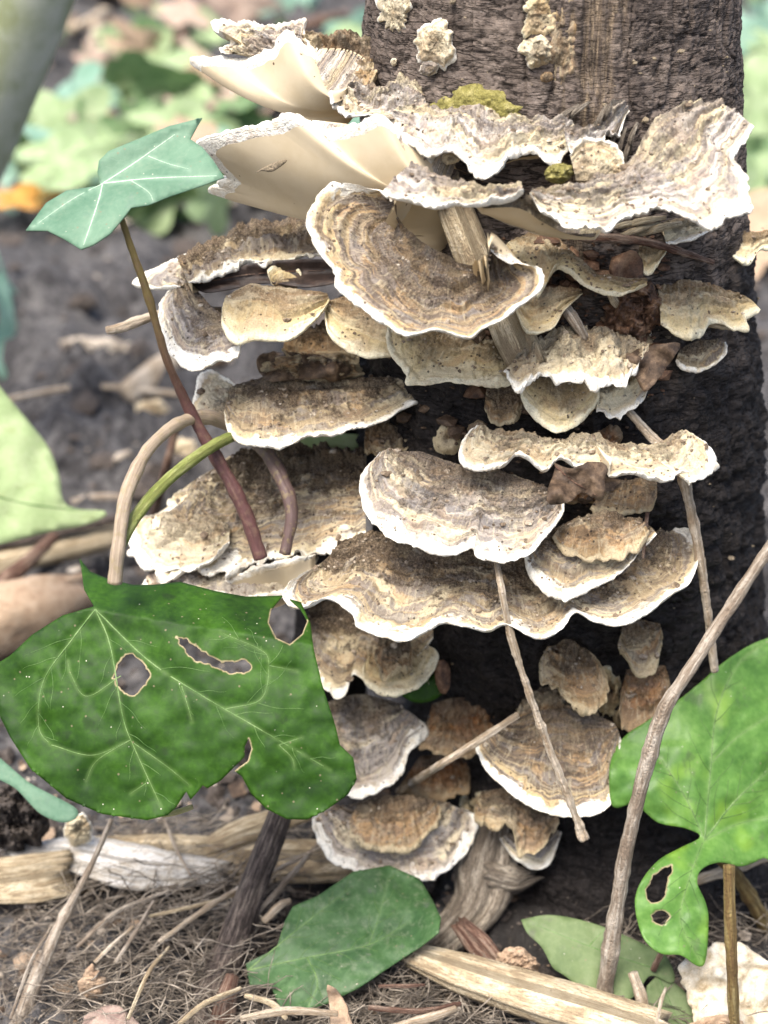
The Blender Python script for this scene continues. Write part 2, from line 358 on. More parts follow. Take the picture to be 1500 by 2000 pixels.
# ------------------------------------------------------------------ the setting: ground
def warp(a, near, far): return np.sign(a) * (near * np.abs(a) + far * np.abs(a) ** 5)
def ground_h(x, y):
    p = np.stack([x, y, x * 0], -1); r = np.hypot(x, y - 5)
    h = fbm(p, .10, 3, 5) * 1.0 * sstep(10, 40, r) + fbm(p, .45, 4, 9) * (.55 + .9 * sstep(11, 22, r)) + np.abs(fbm(p, 1.5, 4, 3)) * (.5 + .5 * sstep(11, 22, r)) - .35
    h = h + fbm(p, .025, 2, 31) * 3.5 * sstep(30, 90, r)
    return GZ + h
def make_ground():
    n = 410
    a = np.linspace(-1, 1, n); gx = warp(a, 34, 2400); gy = warp(a, 40, 2400) + 18
    X, Y = np.meshgrid(gx, gy)
    Z = ground_h(X, Y)
    V = np.stack([X, Y, Z], -1).reshape(-1, 3)
    k = M('soil'); n1_ = k.noise(.35, 5, .6); n2 = k.noise(2.2, 6, .7); n3 = k.noise(14, 4, .7)
    c = k.ramp(k.math('MULTIPLY_ADD', n2, .6, k.math('MULTIPLY', n1_, .4)), [(.36, (.012, .011, .011)), (.46, (.055, .052, .053)), (.56, (.13, .123, .122)), (.68, (.24, .22, .205))])
    c = k.mix(k.math('MULTIPLY', k.step(.62, .72, k.noise(5.5, 4, .6)), .5), c, (.36, .30, .24))
    c = k.mix(1.0, c, k.ramp(n3, [(.25, (.5, .5, .5)), (.6, (1.1, 1.1, 1.1)), (.8, (1.5, 1.45, 1.4))]), 'MULTIPLY')
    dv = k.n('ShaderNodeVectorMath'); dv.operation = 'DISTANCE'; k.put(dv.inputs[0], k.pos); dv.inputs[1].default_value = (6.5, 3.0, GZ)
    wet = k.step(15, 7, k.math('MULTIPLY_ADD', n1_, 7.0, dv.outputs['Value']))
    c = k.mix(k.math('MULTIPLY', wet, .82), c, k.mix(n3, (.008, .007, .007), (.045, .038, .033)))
    m = k.done(c, .9, k.math('MULTIPLY_ADD', n3, .5, n2), .25, 1, .25)
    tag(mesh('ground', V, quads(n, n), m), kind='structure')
make_ground()

# ------------------------------------------------------------------ the stump
def make_stump():
    nth, nz = 540, 740
    th = np.linspace(-1, 1, nth, endpoint=False); th = math.pi * (.6 * th + .4 * th ** 3)          # 0 faces the camera
    z = np.linspace(GZ - 2, 19, nz)
    TH, Z = np.meshgrid(th, z); xc, rr = stump_at(Z)
    cyl = np.stack([np.sin(TH) * 5.2, -np.cos(TH) * 5.2, Z], -1)
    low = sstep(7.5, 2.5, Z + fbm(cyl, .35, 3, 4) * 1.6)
    flare = sstep(GZ + 5, GZ - 1, Z) ** 2 * (1.2 + np.sin(TH * 3 + 1.0) * 1.0)
    wv = fbm(cyl, .35, 3, 11)
    st = cyl * np.array([1.0, 1.0, 4.6]) + np.stack([wv * 0, wv * 0, wv * 2.2], -1)
    a = noise(st, 1.15, 21) + .45 * noise(st, 2.6, 22)
    b = noise(cyl * np.array([2.6, 2.6, 8.5]) + np.stack([wv, wv, wv * 2], -1), 1.0, 23)
    crack = np.clip(sstep(.16, .0, np.abs(a)) * 1.0 + sstep(.12, 0, np.abs(b)) * .45, 0, 1.2)
    # bare strip of pale fibres down the front
    sx = np.sin(TH) * rr + xc - 4.85 - .09 * (Z - 9) + .25 * n1(Z, .8, 3); front = np.cos(TH) > 0
    strip = sstep(.66, .34, np.abs(sx) + .30 * noise(cyl * np.array([5, 5, .5]), 1, 8) + .12 * fbm(cyl, 1.5, 3, 9)) * front * sstep(4.5, 6.5, Z)
    fib = noise(cyl * np.array([11, 11, .55]), 1.0, 41) * .6 + noise(cyl * np.array([22, 22, 1.1]), 1.0, 42) * .4
    rough = fbm(cyl * np.array([1, 1, 1.3]), 2.2, 4, 51)
    h = fbm(cyl, .45, 3, 61) * .16 + .02 * fbm(cyl, 7, 2, 62)
    h = h + (1 - strip) * ((1 - .45 * low) * -.055 * crack - .10 * sstep(.07, 0, np.abs(noise(cyl * np.array([1.5, 1.5, .22]) + wv[..., None] * .6, 1.0, 97))) * (1 - low) + (low * .16 + .03) * rough - .10 * low * sstep(.12, 0, np.abs(fbm(cyl, 1.3, 3, 91)))) + strip * (-.10 + .07 * fib)
    fur = noise(cyl * np.array([6, 6, .35]), 1.0, 71); h = h + .07 * low * fur
    r = rr + flare + h
    V = np.stack([xc + np.sin(TH) * r, YC - np.cos(TH) * r, Z], -1).reshape(-1, 3)
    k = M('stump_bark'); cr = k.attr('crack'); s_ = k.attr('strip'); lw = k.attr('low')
    n0 = k.noise(1.3, 4); n2 = k.noise(16, 4, .7, k.scale((.6, .6, 1.8)))
    c = k.ramp(k.math('MULTIPLY_ADD', n0, .5, k.math('MULTIPLY', n2, .5)), [(.34, (.070, .053, .043)), (.5, (.135, .105, .087)), (.64, (.22, .178, .15))])
    c = k.mix(k.math('MULTIPLY', k.step(.35, 1.0, cr), .65), c, (.035, .026, .021))
    ln = k.noise(1.0, 3, .5, k.scale((1.3, 1.3, 8.0)), .4); line = k.step(.05, .008, k.math('ABSOLUTE', k.math('SUBTRACT', ln, .5)))
    c = k.mix(k.math('MULTIPLY', line, .75), c, (.02, .015, .012))
    c = k.mix(k.math('MULTIPLY', k.step(.60, .72, k.noise(1.0, 5, .7, k.scale((5, 5, 16)))), .45), c, (.33, .29, .26))
    c = k.mix(k.math('MULTIPLY', k.step(.50, .62, k.noise(.9, 6, .7)), .55), c, (.27, .215, .175))
    c = k.mix(k.math('MULTIPLY', k.step(.54, .62, k.noise(1.0, 5, .6, k.scale((1.1, 1.1, .25)))), .3), c, (.045, .034, .028))
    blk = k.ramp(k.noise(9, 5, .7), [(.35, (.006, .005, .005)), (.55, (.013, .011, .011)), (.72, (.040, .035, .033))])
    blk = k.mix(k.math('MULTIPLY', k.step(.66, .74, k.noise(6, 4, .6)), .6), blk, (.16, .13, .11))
    c = k.mix(k.math('MULTIPLY', lw, .93), c, blk)  # black rotten wood low down, with some of its shade in the colour
    fv = k.noise(1.0, 5, .7, k.scale((12, 12, .7)))
    fc = k.ramp(fv, [(.38, (.05, .036, .027)), (.5, (.16, .118, .08)), (.62, (.33, .25, .165))])
    c = k.mix(k.math('MULTIPLY', s_, k.step(.40, .56, k.noise(1.0, 4, .7, k.scale((4, 4, .5))), .25, .9)), c, fc)
    m = k.done(c, k.step(0, 1, lw, .85, .62), k.math('MULTIPLY_ADD', line, -.9, k.math('MULTIPLY_ADD', n2, .6, k.math('MULTIPLY', k.noise(5, 5, .7), .8))), .10, 1, .22)
    root = thing('tree_stump', (7.4, YC, GZ), 'dark brown tree stump with finely cracked bark carrying the tiers of bracket fungi', 'stump')
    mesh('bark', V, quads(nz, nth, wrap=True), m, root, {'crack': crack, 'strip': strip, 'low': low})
    # short rotten side stem on the flank: the brackets beside the stump grow from it
    n, q = 150, 90
    t = np.linspace(0, 1, n); ctr = spline(np.c_[[P(640, 1640, 7.0), P(640, 1300, 7.0), P(650, 900, 7.2), P(690, 620, 7.6), P(720, 520, 8.0)], np.zeros(5)], n)[:, :3]
    rad = np.interp(t, [0, .2, .9, 1], [1.6, 1.25, .9, .25]); ang = np.linspace(0, 2 * math.pi, q, endpoint=False)
    W = ctr[:, None] + rad[:, None, None] * np.stack([np.cos(ang)[None] + 0 * t[:, None], np.sin(ang)[None] + 0 * t[:, None], 0 * ang[None] + 0 * t[:, None]], -1)
    W = W + unit(W - ctr[:, None]) * (fbm(W, 1.0, 5, 77) * .3)[..., None]
    o = np.ones(W.shape[:2])
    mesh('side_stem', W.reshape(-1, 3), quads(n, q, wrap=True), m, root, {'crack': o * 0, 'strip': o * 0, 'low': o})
make_stump()

# ------------------------------------------------------------------ bracket fungi
ICO = None
def ico():
    global ICO
    if ICO is None:
        f = (1 + 5 ** .5) / 2
        v = unit(np.array([(-1, f, 0), (1, f, 0), (-1, -f, 0), (1, -f, 0), (0, -1, f), (0, 1, f), (0, -1, -f), (0, 1, -f), (f, 0, -1), (f, 0, 1), (-f, 0, -1), (-f, 0, 1)], float))
        t = np.array([(0, 11, 5), (0, 5, 1), (0, 1, 7), (0, 7, 10), (0, 10, 11), (1, 5, 9), (5, 11, 4), (11, 10, 2), (10, 7, 6), (7, 1, 8), (3, 9, 4), (3, 4, 2), (3, 2, 6), (3, 6, 8), (3, 8, 9), (4, 9, 5), (2, 4, 11), (6, 2, 10), (8, 6, 7), (9, 8, 1)])
        ICO = (v, t)
    return ICO

def lumps(name, ctr, size, m, parent=None, flat=.6, kind='stuff', seed=0):
    """many small crumbs joined in one mesh (nobody could count them)"""
    v, t = ico(); g = np.random.default_rng(seed + 5); n = len(ctr)
    q = v[None] * (1 + g.uniform(-.35, .35, (n, 12, 1))) * np.asarray(size)[:, None, None] * g.uniform(.6, 1.2, (n, 1, 3))
    q[..., 2] *= flat
    V = (q + np.asarray(ctr)[:, None]).reshape(-1, 3); F = (t[None] + (np.arange(n) * 12)[:, None, None]).reshape(-1, 3)
    o = mesh(name, V, F, m, parent, smooth=False); o['kind'] = kind
    return o

BR_N = 0
def bracket(label, rim, root, tilt, az=0.0, d=None, off=-.15, style='tan', th=.22, jag=.05, fine=.03, wave=.12, dome=.10, ridge=.02, rough=.05,
            crumbs=30, seed=None, group='bracket fungi on the stump', lift=0.0, pore=None, cat='bracket fungus', name='bracket_fungus', lobes=3.0, terrace=.09, lip=.035):
    """rim and root: photo-pixel polylines (optional third value: cm towards the camera), projected on a tilted plane through the root"""
    if style in ('brown', 'rust'): jag, fine, rough, wave = jag * 1.8 + .03, fine * 1.6 + .03, rough * 1.5, wave * 1.4
    global BR_N; BR_N += 1; seed = seed or BR_N * 13
    rim = [tuple(p) + (0,) * (3 - len(p)) for p in rim]; root = [tuple(p) + (0,) * (3 - len(p)) for p in root]
    rp = np.array(rim, float); L = np.linalg.norm(np.diff(rp[:, :2], axis=0), axis=1).sum()
    NT = int(np.clip(L / 2.8, 60, 480)); A = spline(root, NT); B = spline(rim, NT)
    dep = np.linalg.norm(B[:, :2] - A[:, :2], axis=1).max(); NS = int(np.clip(dep / 3.2, 16, 60))
    t = np.linspace(0, 1, NT); s = np.linspace(0, 1, NS) ** .85
    mid = np.array(root, float)[:, :2].mean(0)
    O = T(mid[0], mid[1], off) if d is None else P(mid[0], mid[1], d)
    ti, a = R_(tilt), R_(az); n = np.array([math.sin(ti) * math.sin(a), -math.sin(ti) * math.cos(a), math.cos(ti)])
    scl = L / 300.0
    j = jag * n1(t, 2.0 * lobes * max(scl, .6), seed); jf = 1.15 * fine * (n1(t, 7 * max(scl, .5), seed + 1, 3) + .45 * n1(t, 22 * max(scl, .5), seed + 2, 2)) * (.5 + sstep(-.4, .5, n1(t, 1.5 * max(scl, .6), seed + 77)))
    endt = np.clip(np.minimum(t, 1 - t) / .05, 0, 1)
    def surf(S):                               # S: (rows, NT) of s values
        k = S * (1 + j[None] * S ** 2 + jf[None] * S ** 7)
        q = A[None] + (B - A)[None] * k[..., None]
        D = dirs(q[..., 0], q[..., 1]); u = ((O - CAMP) @ n) / (D @ n)
        W = CAMP + D * u[..., None]
        return W - unit(D) * (q[..., 2] * S + lift * S ** 2)[..., None]
    S = np.broadcast_to(s[:, None], (NS, NT)); W = surf(S); K = S * (1 + j[None] * S ** 2 + jf[None] * S ** 7)
    Rp = np.linalg.norm(B[:, :2] - A[:, :2], axis=1); w_ = max(3, int(NT * .09)); kn = np.hanning(2 * w_ + 1); kn = kn / kn.sum()
    K = K * (Rp / np.convolve(np.pad(Rp, w_, 'edge'), kn, 'valid'))[None]           # shape follows a smoothed outline, so the sheet does not pleat
    du = np.gradient(W, axis=1); dv = np.gradient(W, axis=0); N = unit(np.cross(du, dv)); N = N * np.sign((N @ n).mean() or 1)
    s2, t2 = S, np.broadcast_to(t[None], S.shape)
    hN = dome * np.sin(np.pi * np.clip(K, 0, 1.25) ** .8) * np.clip(scl, .4, 1.6)
    hN = hN + wave * K ** 2 * n1(t2, lobes * min(max(scl, .6), 2.2), seed + 3, 2)
    warpz = s2 + .10 * fbm(W, .8, 4, seed + 4)
    hN = hN + ridge * np.sin(warpz * 2 * np.pi * (4 + dep / 45)) * (1 - s2 ** 6) * np.clip(.35 + 1.1 * noise(W, .9, seed), 0, 1.3)
    radial = n1(t2 + .02 * fbm(W, 1, 2, seed), 30 * max(scl, .5), seed + 6, 3); hN = hN + rough * .5 * radial * s2 * min(1, 1.6 / max(scl, .1))
    lumpy = fbm(W, 2.0, 5, seed + 5, .6)
    kz = warpz * (2.2 + dep / 70); fr = kz - np.floor(kz); hN = hN - terrace * (np.floor(kz) + sstep(.72, 1.0, fr) - fr) * (.6 + .8 * noise(W, .6, seed + 31)) * (1 - s2 ** 8)
    hN = hN + .05 * s2 ** 6 * n1(t2, 11 * max(scl, .5), seed + 41, 3)
    hN = hN + lip * np.exp(-((s2 - .955) / .05) ** 2)
    hN = hN + rough * (lumpy * 2.3 + 1.3 * np.abs(fbm(W, 5.0, 3, seed + 8))) * (1 - .55 * s2 ** 4)
    top = W + N * hN[..., None]
    thk = (th * (1 - s) ** .8 + .085)[:, None] * np.clip(endt, .15, 1)[None] 
    smooth_h = dome * np.sin(np.pi * np.clip(K, 0, 1.25) ** .8) * np.clip(scl, .4, 1.6) + wave * K ** 2 * n1(t2, lobes * min(max(scl, .6), 2.2), seed + 3, 2)
    bot = W + N * (smooth_h - thk + .04 * noise(W, .6, seed + 12))[..., None]
    gap = top - bot; gl = np.sum(gap * N, -1); top = top + N * np.clip(.05 * np.clip(endt, .2, 1)[None] - gl, 0, None)[..., None]
    # rounded rim between the two skins
    out = unit(top[-1] - top[-2]); mid_ = (top[-1] + bot[-1]) / 2; hv = (top[-1] - bot[-1]) / 2; hr = np.linalg.norm(hv, axis=1, keepdims=True)
    arc = [mid_ + hv * math.cos(x) + out * hr * math.sin(x) * 1.1 for x in (.6, 1.2, 1.9, 2.5)]
    bi = np.array(sorted(set(range(0, NS, 3)) | {NS - 1})); sb = s[bi]
    rows = np.concatenate([top, np.array(arc), bot[bi][::-1]], 0)
    zone = np.concatenate([s, [1] * len(arc), sb[::-1]])[:, None] * np.ones(NT)
    nr = rows.shape[0]
    du = np.gradient(rows, axis=1); dv = np.gradient(rows, axis=0); Nn = unit(np.cross(du, dv)); Nn = Nn * np.sign((Nn[:NS] @ n).mean() or 1)
    flip = np.sign((np.cross(du, dv)[:NS] @ n).mean() or 1)
    base = (top[0].mean(0) + bot[0].mean(0)) / 2
    o = thing(name, base, label, cat, group)
    i1 = int(np.searchsorted(s, .90)); i2 = NS + len(arc) + int(len(bi) - np.searchsorted(sb, .93))
    for nm, r0, r1, m in (('cap', 0, i1, cap_mat(style)), ('margin', i1, i2, cap_mat(style)), ('pore_surface', i2, nr - 1, pore or PORE)):
        V = rows[r0:r1 + 1].reshape(-1, 3); F = quads(r1 - r0 + 1, NT)
        if flip < 0: F = F[:, ::-1]
        mesh(nm, V, F, m, o, {'zone': zone[r0:r1 + 1], 'ru': zone[r0:r1 + 1] * (dep / 75) + seed * 1.7, 'tu': (np.ones(nr)[:, None] * t * (L / 75) * .75 + seed * .9)[r0:r1 + 1]}, Nn[r0:r1 + 1].reshape(-1, 3))
    if crumbs:
        g = np.random.default_rng(seed); nC = int(crumbs * np.clip(scl, .5, 3) * 1.6)
        ii = g.integers(1, max(2, int(NS * .9)), nC); jj = g.integers(1, NT - 1, nC)
        lumps('soil_crumbs', top[ii, jj], g.uniform(.02, .06, nC) * (1 + 1.2 * (g.random(nC) > .92)), CRUMB, o, .7, seed=seed)
    return o

# ------------------------------------------------------------------ sticks, stems, splinters
def tube(name, pts, rad, m, parent=None, ring=14, n=None, ridge=.0, ridges=5, flat=1.0, flat_dir=None, bumps=.06, jagend=0.0, seed=1, knots=(), square=1.0, smooth=True, px=True, loc=None, closed=True):
    """a stick through 3-D points (cm); rad in photo pixels at each point"""
    pts = np.asarray(pts, float); rad = np.asarray(rad, float)
    if rad.ndim == 0: rad = np.full(len(pts), float(rad))
    rcm = rad / ppc_at(pts) if px else rad
    full = np.c_[pts, rcm]
    L = np.linalg.norm(np.diff(pts, axis=0), axis=1).sum(); n = n or int(np.clip(L / max(rcm.mean() * .5, .06), 12, 160))
    c = spline(full, n); p, r = c[:, :3], c[:, 3]
    tg = unit(np.gradient(p, axis=0)); ref = np.array(flat_dir if flat_dir is not None else (0.13, -1, .31)); ref = ref / np.linalg.norm(ref)
    b = unit(np.cross(tg, ref)); a = np.cross(b, tg)             # a: towards flat_dir, b: across
    ang = np.linspace(0, 2 * math.pi, ring, endpoint=False)
    u = np.r_[0, np.cumsum(np.linalg.norm(np.diff(p, axis=0), axis=1))]
    prof = 1 + ridge * n1(ang / (2 * math.pi) * ridges, 1.0, seed, 2) if ridge else np.ones(ring)
    prof = prof - (ridge * (n1(np.array([1.0]) * ridges, 1.0, seed, 2) - n1(np.array([0.0]), 1.0, seed, 2)) * ang / (2 * math.pi) if ridge else 0)
    rr = r[:, None] * prof[None]
    sq = lambda q: np.sign(q) * np.abs(q) ** square
    D = a[:, None] * sq(np.cos(ang))[None, :, None] * flat + b[:, None] * sq(np.sin(ang))[None, :, None]
    W = p[:, None] + D * rr[..., None]
    dd = fbm(W, .5 / max(r.mean(), .02), 4, seed + 3) + .5 * n1(u, .7 / max(r.mean() * 4, .1), seed + 9, 2)[:, None]; W = W + unit(D) * (dd * bumps * r[:, None])[..., None]
    for kt, kh in knots:
        W = W + unit(D) * (kh * r[:, None] * np.exp(-((u[:, None] / u[-1] - kt) / .025) ** 2))[..., None]
    if jagend:
        e = jagend * r.mean() * n1(ang * 3, 1.3, seed + 8, 2) * 1.5
        f0 = np.exp(-u / (2.2 * r.mean())); f1 = np.exp(-(u[-1] - u) / (2.2 * r.mean()))
        W = W + tg[:, None] * (e[None] * f1[:, None] - np.roll(e, 4)[None] * f0[:, None])[..., None]
    V = W.reshape(-1, 3); F = [quads(n, ring, wrap=True)]
    vv = np.broadcast_to((ang * r.mean())[None], (n, ring)); uu = np.broadcast_to(u[:, None], (n, ring)); k = np.full(n * ring + 2, seed * .37)
    V = np.vstack([V, p[0] - tg[0] * r[0] * .25, p[-1] + tg[-1] * r[-1] * .25])
    i = np.arange(ring); F.append(np.stack([(i + 1) % ring, i, np.full(ring, n * ring)], 1)); e0 = (n - 1) * ring
    F.append(np.stack([e0 + i, e0 + (i + 1) % ring, np.full(ring, n * ring + 1)], 1))
    return mesh(name, V, F, m, parent, {'u': np.r_[uu.ravel(), 0, u[-1]], 'v': np.r_[vv.ravel(), 0, 0], 'r': k}, smooth=smooth, loc=loc)

def stick(name, label, cat, pts, rad, m, group=None, **kw):
    pts = np.asarray(pts, float)
    return tag(tube(name, pts, rad, m, loc=pts[np.argmin(pts[:, 2])], **kw), label, cat, group)

# ------------------------------------------------------------------ leaves
def inside(poly, x, y):
    r = np.zeros(x.shape, bool); n = len(poly)
    for i in range(n):
        (x0, y0), (x1, y1) = poly[i], poly[i - 1]
        c = ((y0 > y) != (y1 > y)) & (x < (x1 - x0) * (y - y0) / (y1 - y0 + 1e-12) + x0); r ^= c
    return r

def seg_dist(q, poly):
    d = np.full(len(q), 1e9)
    for a, b in zip(poly[:-1], poly[1:]):
        ab = b - a; t = np.clip(((q - a) @ ab) / (ab @ ab + 1e-9), 0, 1); d = np.minimum(d, np.linalg.norm(q - a - t[:, None] * ab, axis=1))
    return d

def leaf(label, outline, anchor, tilt, az, m, veins=(), holes=(), bend=None, petiole=None, petiole_r=8, petiole_m=None, step=9, wob=.10, vein_w=3.0, vein_m=None,
         thick=.035, cat='leaf', name='ivy_leaf', group=None, seed=1, sharp=False, chew=0.0, edge=(), gloss=None, side=0):
    """outline, veins and holes in photo pixels on a tilted plane through anchor (px, py, y); bend(x, y) adds cm towards the camera"""
    ol = np.array(outline, float); closed = np.vstack([ol, ol[:1]])
    if sharp: c = closed
    else: c = spline(closed, int(np.linalg.norm(np.diff(closed, axis=0), axis=1).sum() / step))
    if sharp:
        seg = [];
        for a, b in zip(c[:-1], c[1:]):
            k = max(1, int(np.linalg.norm(b - a) / step)); seg.append(a + (b - a) * np.linspace(0, 1, k, endpoint=False)[:, None])
        c = np.vstack(seg + [c[-1:]])
    c = c[:-1]
    if chew: c = c + chew * np.stack([n1(np.arange(len(c)), .35, seed), n1(np.arange(len(c)), .35, seed + 1)], 1)
    loops = [c]
    for h in holes:
        h = np.array(h, float); h = h + (len(h) > 5) * np.random.default_rng(len(h)).normal(0, 2.2, h.shape); hc = np.vstack([h, h[:1]]); loops.append(spline(hc, max(10, int(np.linalg.norm(np.diff(hc, axis=0), axis=1).sum() / (step * .8))))[:-1])
        q_ = np.arange(len(loops[-1])); loops[-1] = loops[-1] + 3.2 * np.stack([n1(q_, .45, seed + 3, 2), n1(q_, .45, seed + 4, 2)], 1)
    lo, hi = c.min(0), c.max(0); gx, gy = np.meshgrid(np.arange(lo[0], hi[0], step), np.arange(lo[1], hi[1], step * .87)); gx = gx + (np.arange(gx.shape[0]) % 2)[:, None] * step / 2
    q = np.stack([gx.ravel(), gy.ravel()], 1); ok = inside(c, q[:, 0], q[:, 1])
    for l in loops:
        ok &= seg_dist(q, np.vstack([l, l[:1]])) > step * .55
    for l in loops[1:]: ok &= ~inside(l, q[:, 0], q[:, 1])
    q = q[ok]; pts = np.vstack(loops + [q]); E = []; k0 = 0
    for l in loops:
        n = len(l); E += [(k0 + i, k0 + (i + 1) % n) for i in range(n)]; k0 += n
    vs_, _, fs, *_ = delaunay_2d_cdt([Vector(p) for p in pts], E, [], 0, 1e-4)
    pv = np.array([tuple(v) for v in vs_]); F = np.array([f for f in fs if len(f) == 3]); ce = pv[F].mean(1)
    keep = inside(c, ce[:, 0], ce[:, 1])
    for l in loops[1:]: keep &= ~inside(l, ce[:, 0], ce[:, 1])
    F = F[keep]
    O = P(*anchor); ti, a = R_(tilt), R_(az); n = np.array([math.sin(ti) * math.sin(a), -math.sin(ti) * math.cos(a), math.cos(ti)])
    vp = [spline(np.array(v, float), 40) for v in veins]
    fine_v = []
    for i, v in enumerate(vp[:4] if side else []):                 # thin side veins leaving the main ones at an angle
        Lv = np.linalg.norm(np.diff(v, axis=0), axis=1).sum()
        for q_, k_ in enumerate(np.arange(6, 38, max(3, int(40 * 22 / Lv)))):
            tg_ = v[min(k_ + 1, 39)] - v[k_ - 1]; tg_ = tg_ / np.linalg.norm(tg_); sg = 1 if q_ % 2 else -1
            nv = np.array([-tg_[1], tg_[0]]) * sg; ln = side * (.6 + .5 * abs(math.sin(q_ * 2.3 + i))) * (1 - k_ / 60)
            w_ = np.array([v[k_] + tg_ * ln * x * (.75 + .25 * x) + nv * ln * .75 * x * (1 - .15 * x) + np.array([2.0 * math.sin(x * 9 + q_), 2.0 * math.cos(x * 8 + i)]) * x for x in np.linspace(0, 1, 12)])
            okk = inside(c, w_[:, 0], w_[:, 1])
            for l in loops[1:]: okk &= ~inside(l, w_[:, 0], w_[:, 1])
            m_ = int(np.argmin(okk)) if not okk.all() else 12
            if m_ >= 5: fine_v.append(w_[:m_])
    def lift(x):
        D = dirs(x[:, 0], x[:, 1]); u = ((O - CAMP) @ n) / (D @ n); W = CAMP + D * u[:, None]
        e = wob * fbm(np.c_[x / 90.0, x[:, :1] * 0 + seed * 7.3], 1, 3, seed)
        e = e + wob * .35 * fbm(np.c_[x / 26.0, x[:, :1] * 0 + seed], 1, 3, seed + 5) * (name == 'dead_leaf') * 1.6
        if bend is not None: e = e + bend(x[:, 0], x[:, 1])
        if len(vp):
            dm = np.min([seg_dist(x, v) for v in vp], 0); e = e - .045 * np.exp(-(dm / 14) ** 2)
        return W - unit(D) * e[:, None]
    W = lift(pv)
    vd = np.zeros(len(pv))
    if len(vp): vd = np.exp(-(np.min([seg_dist(pv, v) for v in vp], 0) / 4.5) ** 2)
    ed = np.zeros(len(pv))
    for l in list(loops[1:]) + [np.array(e, float) for e in edge]:
        ed = np.maximum(ed, sstep(6, 0, seg_dist(pv, np.vstack([l, l[:1]]) if any(l is x for x in loops) else l)))
    fn = np.cross(W[F[:, 1]] - W[F[:, 0]], W[F[:, 2]] - W[F[:, 0]])
    if (fn @ FW).mean() > 0: F = F[:, ::-1]
    att = np.array(petiole[0]) if petiole is not None else W[np.argmin(W[:, 2])]
    o = thing(name, att, label, cat, group)
    b = mesh('blade', W, F, m, o, {'vein': vd, 'edge': ed})
    sm = b.modifiers.new('thickness', 'SOLIDIFY'); sm.thickness = thick * CM; sm.offset = -1
    for i, v in enumerate(vp):
        x = lift(v); x = x - unit(x - CAMP) * .004
        w_ = vein_w * (.8 if i < 3 else .42); tube('vein', x[::2], np.linspace(w_, w_ * .35, 20), vein_m or VEIN, b, ring=6, flat=.45, flat_dir=(0, -.7, .7), bumps=0, seed=i)
    for i, v in enumerate(fine_v):
        x = lift(v); x = x - unit(x - CAMP) * .003; tube('vein', x, np.linspace(.8, .4, len(x)), VEINFINE, b, ring=5, n=len(x), flat=.5, flat_dir=(0, -.7, .7), bumps=0, seed=50 + i)
    if petiole is not None: tube('petiole', petiole, petiole_r, petiole_m or STEMOLIVE, o, ring=16, bumps=.13, knots=((.22, .12), (.55, .15), (.8, .12)), seed=seed)
    return o

# ------------------------------------------------------------------ crusts on the bark
def crust(label, cx, cy, rx, ry, h, m, lump=.5, seed=1, d=None, ragged=.25, name='crust_fungus', cat='crust fungus', group=None, rot=0, off=0.0, kinds=None):
    nr, na = 34, 90; r = np.linspace(0, 1, nr); a = np.linspace(0, 2 * math.pi, na, endpoint=False)
    Rr, Aa = np.meshgrid(r, a, indexing='ij')
    cs = np.stack([np.cos(Aa), np.sin(Aa), Aa * 0 + seed], -1); rg = 1 + ragged * fbm(cs, 1.6, 4, seed) * Rr
    x, y = Rr * rg * rx * np.cos(Aa), Rr * rg * ry * np.sin(Aa); c, s = math.cos(R_(rot)), math.sin(R_(rot))
    X, Y = cx + x * c - y * s, cy + x * s + y * c
    W = T(X, Y, off) if d is None else P(X, Y, d)
    D = unit(dirs(X, Y)); e = h * (1 - Rr ** 3) + h * lump * (fbm(W, 3.0, 4, seed + 2) + .8 * np.abs(fbm(W, 6, 3, seed + 4))) * (1 - .4 * Rr ** 4) - .12 * Rr ** 6
    W = W - D * e[..., None]
    z = 1 - (1 - Rr) * 1.0
    F = quads(nr, na, wrap=True)[:, ::-1]
    return tag(mesh(name, W.reshape(-1, 3), F, m, None, {'zone': z, 'ru': Rr * rx / 75 + seed, 'tu': Aa * rx / 150}, loc=W[0, 0]), label, cat, group)

# ================================================================== BRACKETS, top to bottom
UPPER, MIDDLE, LOWER = 'weathered brackets of the top tier', 'brackets of the middle tiers', 'brackets of the lowest tiers'
bracket('rough brown old bracket standing behind the curled cream one at the very top', [(440, 108), (424, 92), (448, 76), (424, 62), (430, 36), (490, 42), (540, 40), (588, 27), (592, 62), (604, 95)],
        [(505, 112), (530, 108), (560, 108), (580, 112)], 48, -20, d=5.2, style='crust', jag=.10, fine=.10, rough=.12, wave=.2, group=UPPER)
bracket('rough grey and orange bracket tucked between the curled cream one and the bark', [(592, 92), (640, 128), (690, 168), (738, 162)], [(590, 66), (650, 66), (700, 74), (738, 80)], 45, -10, d=5.6, style='brown', jag=.1, fine=.08, rough=.12, group=UPPER)
bracket('cream bracket curled up like a trumpet, pointing away from the stump at the top', [(652, 224), (592, 191), (530, 172), (470, 150), (386, 132), (388, 118), (440, 114), (482, 118), (528, 96), (556, 62), (602, 88), (650, 130), (692, 166)],
        [(690, 226), (704, 205), (708, 180), (706, 168)], -62, -25, d=4.6, style='crust', jag=.03, fine=.03, wave=.02, lobes=1.0, dome=-.40, rough=.05, crumbs=10, group=UPPER)
bracket('small grey ragged bracket pressed to the bark above the large cream underside', [(652, 214), (650, 190), (690, 232), (745, 230), (800, 246), (836, 214)], [(690, 172), (740, 172), (800, 156), (822, 178)], 32, -8, style='crust', off=.3, jag=.12, fine=.12, rough=.14, wave=.2, group=UPPER)
